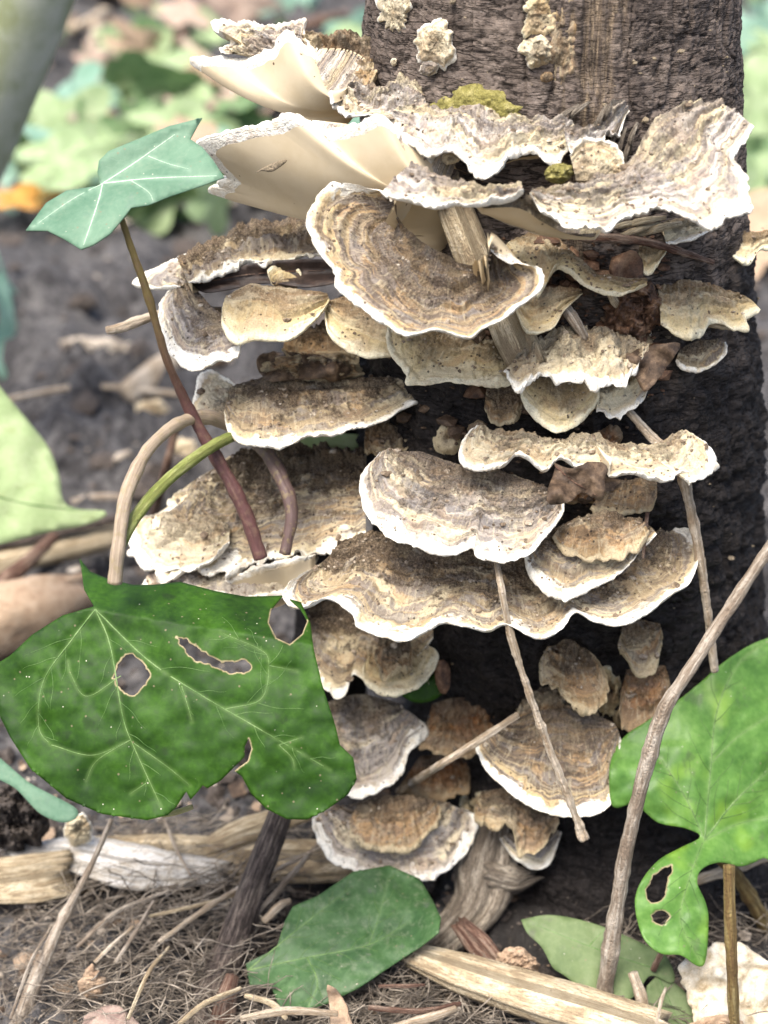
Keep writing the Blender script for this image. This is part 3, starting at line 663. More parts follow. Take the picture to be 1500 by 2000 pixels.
bracket('largest cream underside, a wide upturned bracket with a torn slit', [(862, 470), (836, 448), (800, 430), (745, 392), (640, 372), (560, 380), (480, 378), (416, 378), (410, 366), (438, 346), (412, 310), (394, 282), (412, 264), (470, 250), (540, 240), (566, 226), (600, 236), (642, 252), (700, 240), (745, 228), (790, 262), (842, 302), (868, 326)],
        [(884, 460), (892, 420), (894, 380), (890, 340)], -58, -22, style='crust', off=.2, jag=.02, fine=.025, wave=.02, lobes=1.0, dome=-.30, th=.30, rough=.05, crumbs=14, group=UPPER)
bracket('ruffled grey bracket whose rim hangs in three folds below the yellow moss', [(740, 236), (796, 262), (850, 296), (885, 284), (914, 300), (930, 322), (952, 332), (975, 324), (1000, 294), (1042, 278), (1085, 284), (1112, 270), (1135, 252)],
        [(800, 222), (870, 208), (935, 205), (1010, 236), (1100, 240)], 24, 0, off=.35, style='crust', jag=.06, fine=.05, wave=.3, rough=.10, ridge=.03, group=UPPER)
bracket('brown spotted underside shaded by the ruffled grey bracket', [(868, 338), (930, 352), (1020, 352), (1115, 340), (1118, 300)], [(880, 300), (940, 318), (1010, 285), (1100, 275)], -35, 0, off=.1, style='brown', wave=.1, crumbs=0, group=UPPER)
bracket('small white curled lobe beside the ruffled grey bracket', [(1112, 300), (1148, 272), (1190, 276), (1220, 318)], [(1125, 352), (1165, 356), (1205, 350)], 62, 0, off=1.3, style='pale', jag=.06, fine=.05, rough=.06, crumbs=6, group=UPPER)
bracket('ragged white fibrous tuft of bracket below the bare wood strip', [(1105, 285), (1130, 296), (1160, 270), (1200, 262), (1232, 215)], [(1100, 250), (1150, 245), (1190, 215), (1215, 205)], 40, 10, off=.2, style='crust', jag=.25, fine=.22, rough=.14, crumbs=8, group=UPPER)
bracket('narrow ledge of grey hairy bracket with pointed end in front of the cream underside', [(748, 374), (790, 386), (850, 402), (905, 398), (970, 388), (1022, 378)], [(802, 322), (858, 346), (930, 366), (1018, 358)], 26, -6, off=2.6, style='crust', jag=.06, fine=.06, wave=.16, rough=.09, ridge=.03, group=UPPER)
bracket('broad pale grey bracket flaring up towards the far edge of the stump', [(1034, 386), (1060, 412), (1110, 440), (1180, 448), (1240, 420), (1310, 410), (1395, 425), (1448, 400), (1456, 355), (1432, 322), (1448, 292), (1472, 246)],
        [(1040, 374), (1110, 358), (1190, 346), (1236, 305), (1290, 234), (1392, 204)], 34, -6, off=1.5, style='crust', jag=.06, fine=.07, wave=.28, rough=.10, ridge=.04, crumbs=40, group=UPPER)
bracket('cream underside strip below the narrow grey ledge', [(925, 402), (990, 434), (1080, 456), (1178, 450)], [(930, 386), (1010, 384), (1062, 412), (1112, 436), (1172, 444)], -45, 0, off=1.8, style='crust', wave=.05, dome=-.1, crumbs=0, group=UPPER)
bracket('thin tan flake hanging under the broad pale grey bracket', [(1302, 476), (1345, 470), (1390, 444)], [(1290, 440), (1330, 428), (1392, 426)], 45, 10, off=.3, style='pale', jag=.08, fine=.06, crumbs=4, group=UPPER)
bracket('small tan bracket at the bark edge level with the red twig', [(1412, 470), (1430, 500), (1462, 511), (1490, 482), (1530, 478)], [(1418, 455), (1460, 452), (1530, 458)], 38, 20, off=.2, style='cream', jag=.08, fine=.05, crumbs=6, group=UPPER)
bracket('small cream flake under the red twig', [(1246, 512), (1266, 534), (1290, 506), (1302, 488)], [(1248, 480), (1275, 478), (1296, 482)], 45, 0, off=.2, style='cream', jag=.06, crumbs=4, group=UPPER)

bracket('ringed brown bracket curved like an ear with a wide white rim', [(748, 412), (742, 386), (702, 361), (655, 359), (616, 388), (597, 432), (618, 482), (650, 522), (656, 562), (702, 602), (760, 637), (806, 658), (845, 640), (880, 648), (918, 662), (942, 640), (985, 616), (1008, 592), (1046, 576), (1059, 542), (1048, 524), (1010, 515), (968, 528)],
        [(775, 424), (800, 452), (845, 488), (890, 512), (930, 524), (952, 528)], 40, -5, off=2.5, style='zonate', th=.3, jag=.022, fine=.03, wave=.13, dome=-.35, ridge=.05, rough=.035, crumbs=26, lift=.1, group=MIDDLE)
bracket('tan rough bracket above the folded dark leaf', [(368, 550), (420, 530), (490, 516), (560, 507), (632, 504)], [(345, 506), (420, 466), (490, 444), (560, 431), (640, 424)], 14, -20, d=5.2, style='tan', jag=.04, fine=.05, rough=.12, wave=.12, group=MIDDLE)
bracket('pointed white and grey lobe reaching out beside the ivy stem', [(352, 560), (300, 560), (268, 548), (290, 526), (342, 506), (368, 496)], [(380, 548), (384, 530), (384, 510)], 22, -60, d=4.2, style='grey', jag=.06, fine=.05, crumbs=6, group=MIDDLE)
bracket('small pale rounded lobe touching the tip of the folded dark leaf', [(350, 530), (358, 500), (392, 490), (425, 512), (420, 530)], [(375, 552), (395, 546), (412, 538)], -10, -20, d=3.6, style='pale', jag=.05, crumbs=4, group=MIDDLE)
bracket('grey fan with silvery rings and thick white rim beside the ivy stem', [(345, 556), (312, 584), (308, 600), (314, 650), (340, 694), (376, 720), (420, 712), (462, 698), (468, 660), (452, 626)], [(362, 552), (388, 572), (415, 600), (440, 620)], 34, -30, d=3.2, style='grey', jag=.03, fine=.03, wave=.1, ridge=.03, rough=.04, crumbs=10, group=MIDDLE)
bracket('smooth cream lobe shaped like a shell in front of the folded dark leaf', [(434, 604), (436, 636), (460, 664), (500, 655), (560, 655), (604, 628), (644, 586)], [(444, 576), (490, 556), (540, 562), (590, 572), (640, 580)], 28, -8, d=2.6, style='cream', jag=.02, fine=.012, rough=.025, ridge=.01, wave=.12, crumbs=8, group=MIDDLE)
bracket('tiny cream knob standing behind the shell shaped lobe', [(530, 556), (526, 530), (556, 515), (584, 530), (586, 556)], [(540, 562), (560, 564), (578, 562)], 50, 0, d=3.2, style='cream', jag=.05, rough=.04, crumbs=0, group=MIDDLE)
bracket('cream bracket with an orange brown middle below the ear shaped one', [(634, 604), (642, 642), (672, 676), (722, 690), (775, 684)], [(642, 590), (690, 578), (740, 596), (790, 622)], 36, 0, d=2.4, style='cream', jag=.02, fine=.015, rough=.03, crumbs=10, group=MIDDLE)
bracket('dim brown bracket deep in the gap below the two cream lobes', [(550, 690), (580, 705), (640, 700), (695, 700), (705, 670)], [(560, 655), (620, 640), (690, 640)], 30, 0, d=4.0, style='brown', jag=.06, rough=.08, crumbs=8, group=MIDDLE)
bracket('tan bracket with a yellow cream edge straight below the ear shaped one', [(758, 640), (762, 690), (796, 726), (800, 746), (880, 745), (940, 753), (1004, 748)], [(790, 620), (850, 632), (930, 648), (1000, 668)], 34, 0, off=.2, style='cream', jag=.03, fine=.03, rough=.07, wave=.12, ridge=.03, group=MIDDLE)
bracket('tan folded bracket like a saddle beside the pale wood splinter', [(986, 484), (1008, 515), (1045, 530), (1056, 568), (1086, 522), (1112, 528), (1150, 556), (1200, 570), (1262, 560)], [(1000, 470), (1038, 457), (1085, 462), (1120, 498), (1180, 540), (1262, 549)], 34, 8, off=.5, style='cream', jag=.02, fine=.03, rough=.06, wave=.1, group=MIDDLE)
bracket('dark brown cup with cream edge under the saddle shaped bracket', [(1006, 600), (1022, 640), (1042, 650), (1080, 640), (1102, 605), (1138, 573)], [(1020, 580), (1060, 564), (1100, 562), (1136, 568)], 42, 0, off=.7, style='cream', jag=.03, fine=.02, rough=.05, dome=-.1, crumbs=6, group=MIDDLE)
bracket('ragged crumbling tan ledge with frayed white edge', [(985, 726), (1012, 746), (1060, 730), (1110, 736), (1140, 744), (1196, 752), (1236, 740), (1264, 692)], [(1010, 705), (1060, 662), (1120, 640), (1200, 652), (1262, 676)], 28, 6, off=.6, style='pale', jag=.10, fine=.12, rough=.14, wave=.2, crumbs=24, group=MIDDLE)
bracket('tongue shaped brown bracket with cream edge below the ragged ledge', [(1014, 748), (1024, 790), (1054, 826), (1086, 846), (1122, 834), (1150, 806), (1166, 780), (1170, 740)], [(1034, 738), (1090, 724), (1160, 728)], 56, 0, off=.4, style='cream', jag=.02, fine=.012, rough=.03, crumbs=8, group=MIDDLE)
bracket('small frayed bracket with ragged lower edge beside the tongue shaped one', [(1166, 800), (1200, 806), (1232, 796), (1260, 774), (1264, 748)], [(1168, 738), (1210, 722), (1258, 716)], 45, 10, off=.3, style='pale', jag=.12, fine=.08, rough=.1, crumbs=8, group=MIDDLE)
bracket('tan wrinkled bracket ending in split white points near the bark edge', [(1290, 636), (1330, 656), (1372, 646), (1392, 626), (1440, 642), (1460, 640), (1456, 618), (1484, 604)], [(1284, 562), (1340, 548), (1400, 556), (1446, 574)], 42, 12, off=.4, style='cream', jag=.08, fine=.05, rough=.09, wave=.15, crumbs=10, group=MIDDLE)
bracket('small bracket with thick white lip below the split pointed one', [(1320, 704), (1342, 719), (1382, 715), (1412, 696), (1416, 670)], [(1326, 684), (1360, 670), (1400, 664)], 40, 10, off=.2, style='tan', jag=.03, crumbs=8, group=MIDDLE)
bracket('wide tan bracket with orange streak and white rim behind the bent stems', [(438, 808), (448, 842), (480, 870), (530, 873), (580, 856), (620, 845), (680, 848), (740, 826), (800, 797), (838, 766), (832, 746), (806, 742)], [(452, 760), (520, 735), (620, 740), (720, 742), (780, 738)], 22, -4, d=3.1, style='tan', jag=.025, fine=.025, wave=.12, rough=.06, th=.3, crumbs=46, group=MIDDLE)
bracket('pale upturned lobe at the outer end of the wide tan bracket', [(368, 806), (380, 756), (408, 728), (450, 742), (470, 770)], [(440, 812), (458, 800), (468, 790)], 20, -50, d=2.2, style='pale', jag=.04, crumbs=5, group=MIDDLE)
bracket('crumbly brown growth on the black wood beside the rounded white fan', [(712, 860), (720, 900), (760, 908), (800, 880), (812, 836)], [(715, 828), (760, 816), (806, 818)], 50, 0, d=3.0, style='brown', jag=.14, fine=.1, rough=.16, crumbs=14, group=MIDDLE)
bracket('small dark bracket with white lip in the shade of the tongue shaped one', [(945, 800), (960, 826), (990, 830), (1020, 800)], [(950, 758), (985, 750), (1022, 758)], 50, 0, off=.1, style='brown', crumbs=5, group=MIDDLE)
bracket('long narrow ledge with rounded white lobes at both ends', [(930, 838), (906, 862), (902, 890), (932, 909), (985, 903), (1012, 888), (1060, 916), (1092, 895), (1130, 904), (1188, 900), (1192, 922), (1240, 926), (1296, 938), (1340, 925), (1352, 946), (1386, 930), (1402, 894), (1388, 868), (1336, 850)],
        [(950, 838), (1000, 850), (1080, 860), (1150, 846), (1200, 866), (1270, 868), (1314, 852)], 24, 4, off=1.1, style='pale', jag=.03, fine=.04, wave=.2, rough=.09, th=.28, crumbs=34, group=MIDDLE)
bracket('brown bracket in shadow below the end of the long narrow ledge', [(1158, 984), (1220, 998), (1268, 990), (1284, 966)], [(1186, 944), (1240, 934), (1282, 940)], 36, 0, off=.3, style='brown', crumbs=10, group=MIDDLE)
bracket('large pale fan with brown rings and white scalloped rim at the centre', [(742, 886), (712, 918), (706, 962), (720, 1010), (760, 1050), (820, 1070), (880, 1083), (922, 1068), (932, 1086), (980, 1099), (1030, 1086), (1062, 1050), (1096, 1004), (1102, 984)],
        [(768, 878), (830, 887), (900, 910), (985, 922), (1078, 960)], 36, -6, off=1.3, style='grey', jag=.02, fine=.02, wave=.12, rough=.055, ridge=.04, th=.3, crumbs=40, group=MIDDLE)
bracket('large crumbly tan mass of brackets behind the two ivy stems', [(352, 950), (338, 968), (346, 992), (300, 1010), (330, 1040), (300, 1090), (330, 1120), (420, 1120), (520, 1098), (620, 1082), (716, 1050)], [(450, 905), (520, 880), (600, 872), (716, 880)], 36, -20, d=4.0, style='tan', jag=.08, fine=.06, rough=.20, wave=.25, terrace=.24, crumbs=110, group=MIDDLE)
bracket('pale blunt lobes sticking out below the ivy stems', [(318, 1006), (268, 1016), (246, 1046), (262, 1084), (300, 1104), (352, 1110), (410, 1096), (450, 1066)], [(352, 1004), (400, 1004), (450, 1030)], 30, -34, d=2.6, style='pale', jag=.06, fine=.05, rough=.11, wave=.15, crumbs=40, group=MIDDLE)
bracket('grey streaked bracket just above the top of the large dark ivy leaf', [(278, 1142), (300, 1166), (360, 1172), (430, 1172), (500, 1176), (560, 1160), (622, 1092)], [(316, 1092), (420, 1086), (520, 1082), (606, 1066)], 22, -10, d=2.4, style='grey', jag=.04, fine=.04, rough=.08, wave=.12, crumbs=40, group=MIDDLE)
bracket('turned up cream edge with fine white teeth above the dark ivy leaf', [(424, 1148), (452, 1128), (500, 1110), (560, 1094), (616, 1082)], [(440, 1176), (500, 1180), (560, 1164), (616, 1108)], -78, 0, d=1.4, style='pale', jag=.03, fine=.06, crumbs=0, wave=.05, group=MIDDLE)

bracket('widest shelf with a bright scalloped white rim across the lower middle', [(600, 1110), (566, 1140), (554, 1164), (572, 1182), (606, 1180), (642, 1164), (688, 1188), (702, 1216), (760, 1241), (812, 1240), (862, 1214), (902, 1220), (950, 1237), (990, 1216), (1048, 1246), (1096, 1224), (1122, 1192), (1160, 1216), (1212, 1223), (1262, 1200), (1312, 1160), (1346, 1140), (1362, 1084), (1352, 1042), (1320, 1022)],
        [(660, 1062), (740, 1040), (850, 1046), (980, 1066), (1100, 1070), (1210, 1056), (1290, 1034)], 18, -3, off=.6, style='tan', jag=.016, fine=.02, wave=.14, rough=.05, ridge=.05, th=.34, crumbs=90, dome=-.12, group=LOWER)
bracket('rounded bracket with cream rim lying on the far end of the widest shelf', [(1022, 1086), (1040, 1122), (1076, 1156), (1110, 1163), (1142, 1146), (1190, 1132), (1226, 1106), (1252, 1076), (1282, 1046)], [(1056, 1046), (1110, 1022), (1190, 1010), (1262, 1024)], 30, 0, off=1.0, style='tan', jag=.02, fine=.02, wave=.1, rough=.06, crumbs=30, group=LOWER)
bracket('small oval tan cap stacked on the rounded bracket', [(1082, 1040), (1110, 1074), (1160, 1086), (1202, 1088), (1248, 1068), (1268, 1040)], [(1100, 1026), (1140, 1008), (1200, 1004), (1248, 1020)], 24, 0, off=1.25, style='brown', jag=.03, fine=.02, rough=.06, crumbs=16, group=LOWER)
bracket('brown bracket with notched white edge beside the hole in the dark ivy leaf', [(596, 1250), (614, 1322), (640, 1345), (652, 1362), (676, 1352), (690, 1322), (722, 1344), (770, 1330), (846, 1250)], [(606, 1180), (680, 1166), (770, 1172), (846, 1200)], 40, -6, d=2.6, style='tan', jag=.05, fine=.03, rough=.09, crumbs=40, group=LOWER)
bracket('round bracket with broad white rim and brown boss below the widest shelf', [(716, 1290), (710, 1306), (716, 1336), (760, 1357), (812, 1346), (846, 1306), (853, 1276), (832, 1260)], [(736, 1268), (770, 1246), (808, 1246)], 36, 0, d=1.6, style='cream', jag=.02, fine=.025, rough=.06, crumbs=10, group=LOWER)
bracket('brown knobbly boss sitting on the round white rimmed bracket', [(730, 1284), (745, 1314), (775, 1324), (800, 1306), (806, 1272)], [(738, 1258), (768, 1246), (800, 1256)], 30, 0, d=1.3, style='brown', jag=.08, rough=.12, crumbs=8, dome=.2, group=LOWER)
bracket('grey brown bracket with wet glints beside the tip of the dark ivy leaf', [(600, 1440), (640, 1520), (690, 1554), (740, 1540), (780, 1510), (800, 1466), (834, 1430), (822, 1410), (790, 1398)], [(640, 1372), (700, 1356), (784, 1376)], 42, -4, d=2.2, style='grey', jag=.03, fine=.025, rough=.08, ridge=.03, crumbs=26, group=LOWER)
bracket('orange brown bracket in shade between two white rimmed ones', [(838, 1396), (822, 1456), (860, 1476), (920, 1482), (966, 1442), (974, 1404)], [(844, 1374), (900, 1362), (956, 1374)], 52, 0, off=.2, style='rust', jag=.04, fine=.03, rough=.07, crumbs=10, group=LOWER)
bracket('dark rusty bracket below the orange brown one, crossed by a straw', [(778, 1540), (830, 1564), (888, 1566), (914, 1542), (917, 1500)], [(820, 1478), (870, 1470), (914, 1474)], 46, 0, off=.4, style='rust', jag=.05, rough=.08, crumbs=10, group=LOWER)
bracket('tan bracket with dark rings and one cream side, crossed by the pale straw', [(950, 1440), (931, 1456), (946, 1496), (990, 1540), (1050, 1576), (1110, 1591), (1170, 1588), (1196, 1560), (1206, 1490), (1212, 1444)], [(990, 1412), (1050, 1390), (1120, 1384), (1200, 1412)], 46, 0, off=.9, style='zonate', jag=.02, fine=.02, rough=.05, ridge=.05, crumbs=26, group=LOWER)
bracket('small brown ear with white corner above the dark ringed bracket', [(1068, 1264), (1054, 1296), (1062, 1340), (1092, 1370), (1140, 1390), (1180, 1372), (1188, 1330), (1164, 1284)], [(1080, 1262), (1106, 1250), (1140, 1264)], 48, 0, off=.4, style='brown', jag=.04, fine=.03, rough=.09, crumbs=14, group=LOWER)
bracket('brown crumbly ledge between the small brown ear and the dark ringed bracket', [(1000, 1412), (1080, 1420), (1176, 1410)], [(1022, 1362), (1080, 1342), (1160, 1372)], 40, 0, off=.2, style='brown', jag=.08, rough=.12, crumbs=12, group=LOWER)
bracket('upper of two brown brackets stacked beside the long leaning twig', [(1208, 1258), (1222, 1304), (1258, 1312), (1288, 1288), (1294, 1236)], [(1214, 1222), (1248, 1210), (1288, 1218)], 52, 0, off=.2, style='brown', jag=.05, rough=.08, crumbs=8, group=LOWER)
bracket('lower of two brown brackets stacked beside the long leaning twig', [(1212, 1350), (1214, 1394), (1250, 1422), (1290, 1402), (1306, 1342), (1302, 1312)], [(1224, 1308), (1260, 1300), (1296, 1300)], 56, 0, off=.2, style='rust', jag=.05, rough=.08, crumbs=8, group=LOWER)
bracket('lowest grey white fan with knobbly white rim near the ground', [(640, 1578), (612, 1602), (630, 1652), (680, 1696), (750, 1716), (820, 1719), (880, 1692), (920, 1642), (926, 1592), (894, 1578)], [(676, 1574), (760, 1556), (862, 1566)], 40, 0, d=1.0, style='grey', jag=.02, fine=.03, rough=.07, ridge=.04, crumbs=50, group=LOWER)
bracket('orange tan cap stacked on the lowest grey white fan', [(684, 1600), (692, 1640), (750, 1661), (812, 1650), (852, 1612), (862, 1578)], [(700, 1572), (770, 1552), (846, 1562)], 36, 0, d=.6, style='brown', jag=.04, fine=.02, rough=.08, crumbs=18, group=LOWER)
bracket('brown knotted tongue beside the grey rotten root', [(926, 1582), (930, 1604), (960, 1612), (998, 1626), (1010, 1660), (1042, 1674), (1076, 1642), (1092, 1604)], [(940, 1546), (1010, 1540), (1084, 1570)], 46, 0, off=1.3, style='brown', jag=.05, rough=.09, crumbs=14, group=LOWER)
bracket('bluish white crescent rim below the brown knotted tongue', [(976, 1638), (1000, 1672), (1040, 1696), (1072, 1686), (1090, 1642), (1096, 1626)], [(996, 1626), (1036, 1630), (1080, 1618)], 44, 0, off=1.0, style='grey', jag=.02, crumbs=4, group=LOWER)

# ------------------------------------------------------------------ crusts and buttons
CR = cap_mat('pale'); CB = cap_mat('brown'); CT = cap_mat('cream')
YEL = simple('moss_yellow', [(.3, (.14, .12, .03)), (.5, (.27, .24, .07)), (.72, (.42, .37, .16))], 4, .95, .15)
crust('cream and white crust at the bark edge, topmost', 765, 28, 34, 46, .14, CR, .8, 3, ragged=.7, group='crusts on the bark')
crust('pale knobbly crust with white core beside the bark edge', 852, 82, 40, 46, .15, CR, .8, 4, ragged=.6, group='crusts on the bark')
crust('small grey white crust under the pale knobbly crust', 838, 134, 19, 15, .12, cap_mat('grey'), .6, 5, group='crusts on the bark')
crust('tiny cream dot on the bark beside the pale knobbly crust', 769, 121, 8, 9, .10, CR, .3, 6, group='crusts on the bark')
crust('ochre brown crust running down beside the bare strip', 1098, 70, 30, 92, .12, CB, .9, 7, ragged=.8, group='crusts on the bark')
crust('yellow olive crust at the top of the bark', 1052, 28, 36, 40, .12, CT, .9, 8, ragged=.7, group='crusts on the bark')
crust('white lumpy crust clinging to the ochre brown one', 1052, 100, 36, 34, .2, CR, .9, 9, ragged=.6, group='crusts on the bark')
crust('round brown button below the white lumpy crust', 1068, 151, 16, 14, .18, CB, .3, 10, group='crusts on the bark')
crust('yellow green mossy arc above the ruffled grey bracket', 930, 222, 98, 50, .13, YEL, .9, 11, ragged=.4, name='moss_patch', cat='moss')
crust('small yellow green lichen lump between the upper brackets', 1092, 338, 30, 20, .35, YEL, .9, 12, off=1.2, name='moss_patch', cat='moss')
crust('tiny white ring shaped button in the fold of the upper brackets', 880, 310, 18, 12, .2, CR, .4, 13, off=1.2, group='small buttons')
crust('round dim brown button on the black wood', 872, 858, 28, 34, .18, CT, .4, 14, ragged=.12, group='small buttons')
crust('smaller dark button touching the round dim brown one', 935, 838, 22, 18, .12, CB, .5, 15, group='small buttons')
crust('little orange ball beside the two stacked brown brackets', 1215, 1402, 20, 22, .25, CB, .1, 16, ragged=.05, group='small buttons')
crust('tiny tan button on black wood near the ground', 1136, 1764, 18, 20, .15, CT, .5, 17, group='small buttons')
crust('tan crust behind the long leaning twig near the ground', 1215, 1762, 42, 30, .2, CB, .7, 18, group='small buttons')
crust('brown button above the edge of the dusty oval leaf', 1016, 1828, 14, 26, .15, CB, .5, 19, group='small buttons')
FILL = [(660, 915, 60, 40, 5.0, 'crumbly brown growth above the tan crumbly bracket'), (640, 985, 70, 24, 3.6, 'crumbly rusty growth where the tan bracket meets the stump'), (660, 660, 60, 28, 4.4, 'brown growth in the gap behind the dim brown bracket'), (735, 1195, 60, 36, 2.6, 'brown growth under the left half of the widest shelf'), (1060, 1385, 60, 26, None, 'crumbly tan growth above the dark ringed bracket'), (935, 1590, 36, 46, None, 'brown growth behind the lowest fan'), (1220, 670, 60, 30, None, 'crumbly growth beside the ragged ledge'), (1180, 870, 34, 40, None, 'tan crust above the long narrow ledge'), (1120, 790, 46, 24, None, 'brown crust behind the tongue shaped bracket'), (1010, 1000, 60, 40, None, 'shaded brown growth behind the large pale fan'), (870, 1430, 40, 50, None, 'rusty growth behind the orange brown bracket'), (1150, 960, 60, 26, None, 'dark tan growth under the long narrow ledge'), (520, 905, 70, 30, 5.6, 'tan growth behind the bent stem'), (1190, 1350, 26, 50, None, 'brown crust beside the little orange ball')]
for i, (x, y, rx, ry, d_, lb) in enumerate(FILL):
    crust(lb, x, y, rx, ry, .3, [CB, CT, cap_mat('tan'), cap_mat('rust')][i % 4], 1.0, 600 + i, d=d_, ragged=.45, group='crumbly growth between the brackets')
crust('rough brown litter clump stuck among the middle brackets', 1245, 610, 60, 56, .5, DEADRED, 1.0, 20, ragged=.4, name='litter_clump', cat='litter')
crust('dark crumbling litter between the two tiers of brackets', 610, 722, 95, 36, .5, CB, 1.0, 21, d=3.3, ragged=.35, name='litter_clump', cat='litter')

# ================================================================== STICKS AND SPLINTERS ON THE STUMP
stick('wood_splinter', 'pale flat wood splinter wedged behind the ear shaped bracket', 'wood splinter', [T(884, 395, .7), T(905, 450, .8), T(935, 520, .8), T(985, 610, .9), T(1010, 665, 1.1), T(1032, 712, 1.2)], [34, 38, 40, 40, 42, 40], PALEWOOD, ridge=.12, ridges=9, flat=.35, flat_dir=(0, -1, .3), jagend=.5, ring=28, square=.6, seed=3)
stick('dead_twig', 'thin red brown twig lying across the bark under the pale grey bracket', 'twig', [T(1130, 462, .5), T(1200, 466, .5), T(1270, 474, .5), T(1330, 492, .4), T(1392, 512, .3)], [10, 9, 8, 7, 6], TWIGRED, bumps=.25, seed=4)
stick('dead_twig', 'pale straw hanging from the large central fan down to the base', 'twig', [P(966, 1070, -1.0), P(978, 1140, -2.2), P(1000, 1250, -2.4), P(1050, 1400, -2.6), P(1100, 1530, -2.8), P(1140, 1636, -3.0)], [6, 6.5, 7, 7.5, 8, 9.5], TWIGTAN, bumps=.28, knots=((.985, .25), (.33, .25), (.6, .2)), jagend=.6, seed=5)
stick('dead_twig', 'thin brown twig hanging from the end of the long narrow ledge', 'twig', [T(1226, 800, .6), T(1270, 850, .9), P(1325, 905, -.9), P(1350, 1000, -.6), P(1372, 1120, -.6), P(1396, 1310, -.6)], [9, 10, 10, 10, 9, 8], TWIGTAN, bumps=.22, knots=((.3, .25), (.6, .2)), seed=6)
stick('dead_twig', 'thin straw slanting between the rusty bracket and the dark ringed one', 'twig', [T(780, 1546, .6), P(850, 1500, -1.2), P(930, 1450, -1.3), P(1012, 1396, -.9)], [7, 8, 8, 7], TWIGTAN, bumps=.12, seed=7)
stick('dead_twig', 'short brown twig poking out beside the ivy stem', 'twig', [P(208, 646, 3.6), P(240, 638, 3.8), P(275, 626, 4.0), P(330, 612, 4.4), P(430, 606, 5.2)], [7, 10, 10, 9, 8], TWIGTAN, bumps=.25, seed=8)
stick('dead_twig', 'short grey twig wedged under the saddle shaped bracket', 'twig', [T(1105, 600, .6), T(1125, 630, .7), T(1142, 660, .6)], [11, 12, 11], TWIGGREY, bumps=.2, seed=9)
stick('dead_twig', 'pale sliver below the saddle shaped bracket', 'twig', [T(1186, 565, .5), T(1200, 588, .5), T(1212, 606, .4)], [6, 8, 5], PALEWOOD, bumps=.1, seed=10)
stick('dead_twig', 'hair thin red straw on the small oval tan cap', 'twig', [P(1266, 992, .2), P(1260, 1040, -1.0), P(1256, 1090, -1.3)], [4, 4, 3], TWIGRED, seed=11)
stick('dead_twig', 'long grey brown twig leaning in front of the leaf and stump', 'twig', [P(1530, 1030, -2.0), P(1430, 1180, -2.6), P(1340, 1320, -3.4), P(1297, 1388, -3.6), P(1262, 1500, -3.8), P(1228, 1640, -4.0), P(1198, 1820, -4.2), P(1168, 2040, -4.4)], [12, 12, 13, 15, 14, 14, 16, 18], TWIGGREY, bumps=.16, ridge=.08, ridges=6, knots=((.405, .28), (.78, .14)), ring=20, seed=12)
for i, (x0, y0, x1, y1, rr_) in enumerate([(1205, 445, 1300, 425, 7), (1190, 470, 1290, 436, 6), (1240, 462, 1330, 436, 8), (1180, 452, 1250, 432, 5)]):
    stick('wood_fibre', ['uppermost', 'lowest', 'thickest', 'shortest'][i] + ' of four pale wood fibres sticking out below the broad grey bracket', 'wood fibre', [T(x0, y0, .3), T((x0 + x1) / 2, (y0 + y1) / 2 - 3, .5), T(x1, y1, .4)], [rr_ * .5, rr_, rr_ * .6], PALEWOOD, group='pale fibres below the broad grey bracket', seed=20 + i, ring=8)
for i, (x0, y0, x1, y1) in enumerate([(1395, 588, 1462, 596), (1380, 606, 1460, 622), (1370, 628, 1440, 640)]):
    stick('wood_fibre', ['upper', 'middle', 'lower'][i] + ' of three split woody points ending the wrinkled tan bracket', 'wood fibre', [T(x0, y0, .7), T((x0 + x1) / 2, (y0 + y1) / 2, .8), T(x1, y1, .8)], [9, 10, 5], PALEWOOD, group='split points by the bark edge', seed=30 + i, ring=9, bumps=.2)
for i, (x0, y0, x1, y1) in enumerate([(1205, 330, 1222, 250), (1215, 345, 1236, 262), (1195, 300, 1212, 232), (1228, 300, 1245, 240), (1180, 240, 1200, 195), (1165, 262, 1185, 205), (1110, 235, 1150, 200), (1085, 240, 1130, 205)]):
    stick('wood_fibre', 'brown strand of torn bark beside the flaring grey bracket', 'wood fibre', [T(x0, y0, .1), T((x0 + x1) / 2 - 4, (y0 + y1) / 2, .35), T(x1, y1, .12)], [4, 6, 3], GREYWOOD, group='torn bark strands', seed=40 + i, ring=7)

# bits of litter caught on the stump
def stump_bits(name, n, box, size, m, seed, lab, off=.12, flat=.6):
    g = np.random.default_rng(seed); c = T(g.uniform(box[0], box[2], n), g.uniform(box[1], box[3], n), off)
    o = lumps(name, c, size * (.35 + g.pareto(2.5, n).clip(0, 4)), m, None, flat, seed=seed); o['label'] = lab
stump_bits('humus_crumbs', 420, (900, 460, 1300, 780), .10, DEADRED, 501, 'red brown humus caught between the middle brackets')
stump_bits('humus_crumbs', 260, (720, 560, 1250, 1000), .09, DEADLEAF, 502, 'dark humus on the shaded wood')
stump_bits('pale_specks', 260, (860, 430, 1490, 1780), .028, cap_mat('pale'), 503, 'tiny pale specks on the black wood', .06)
stump_bits('pale_specks', 90, (750, 0, 1450, 330), .03, cap_mat('pale'), 504, 'tiny pale specks on the upper bark', .03)

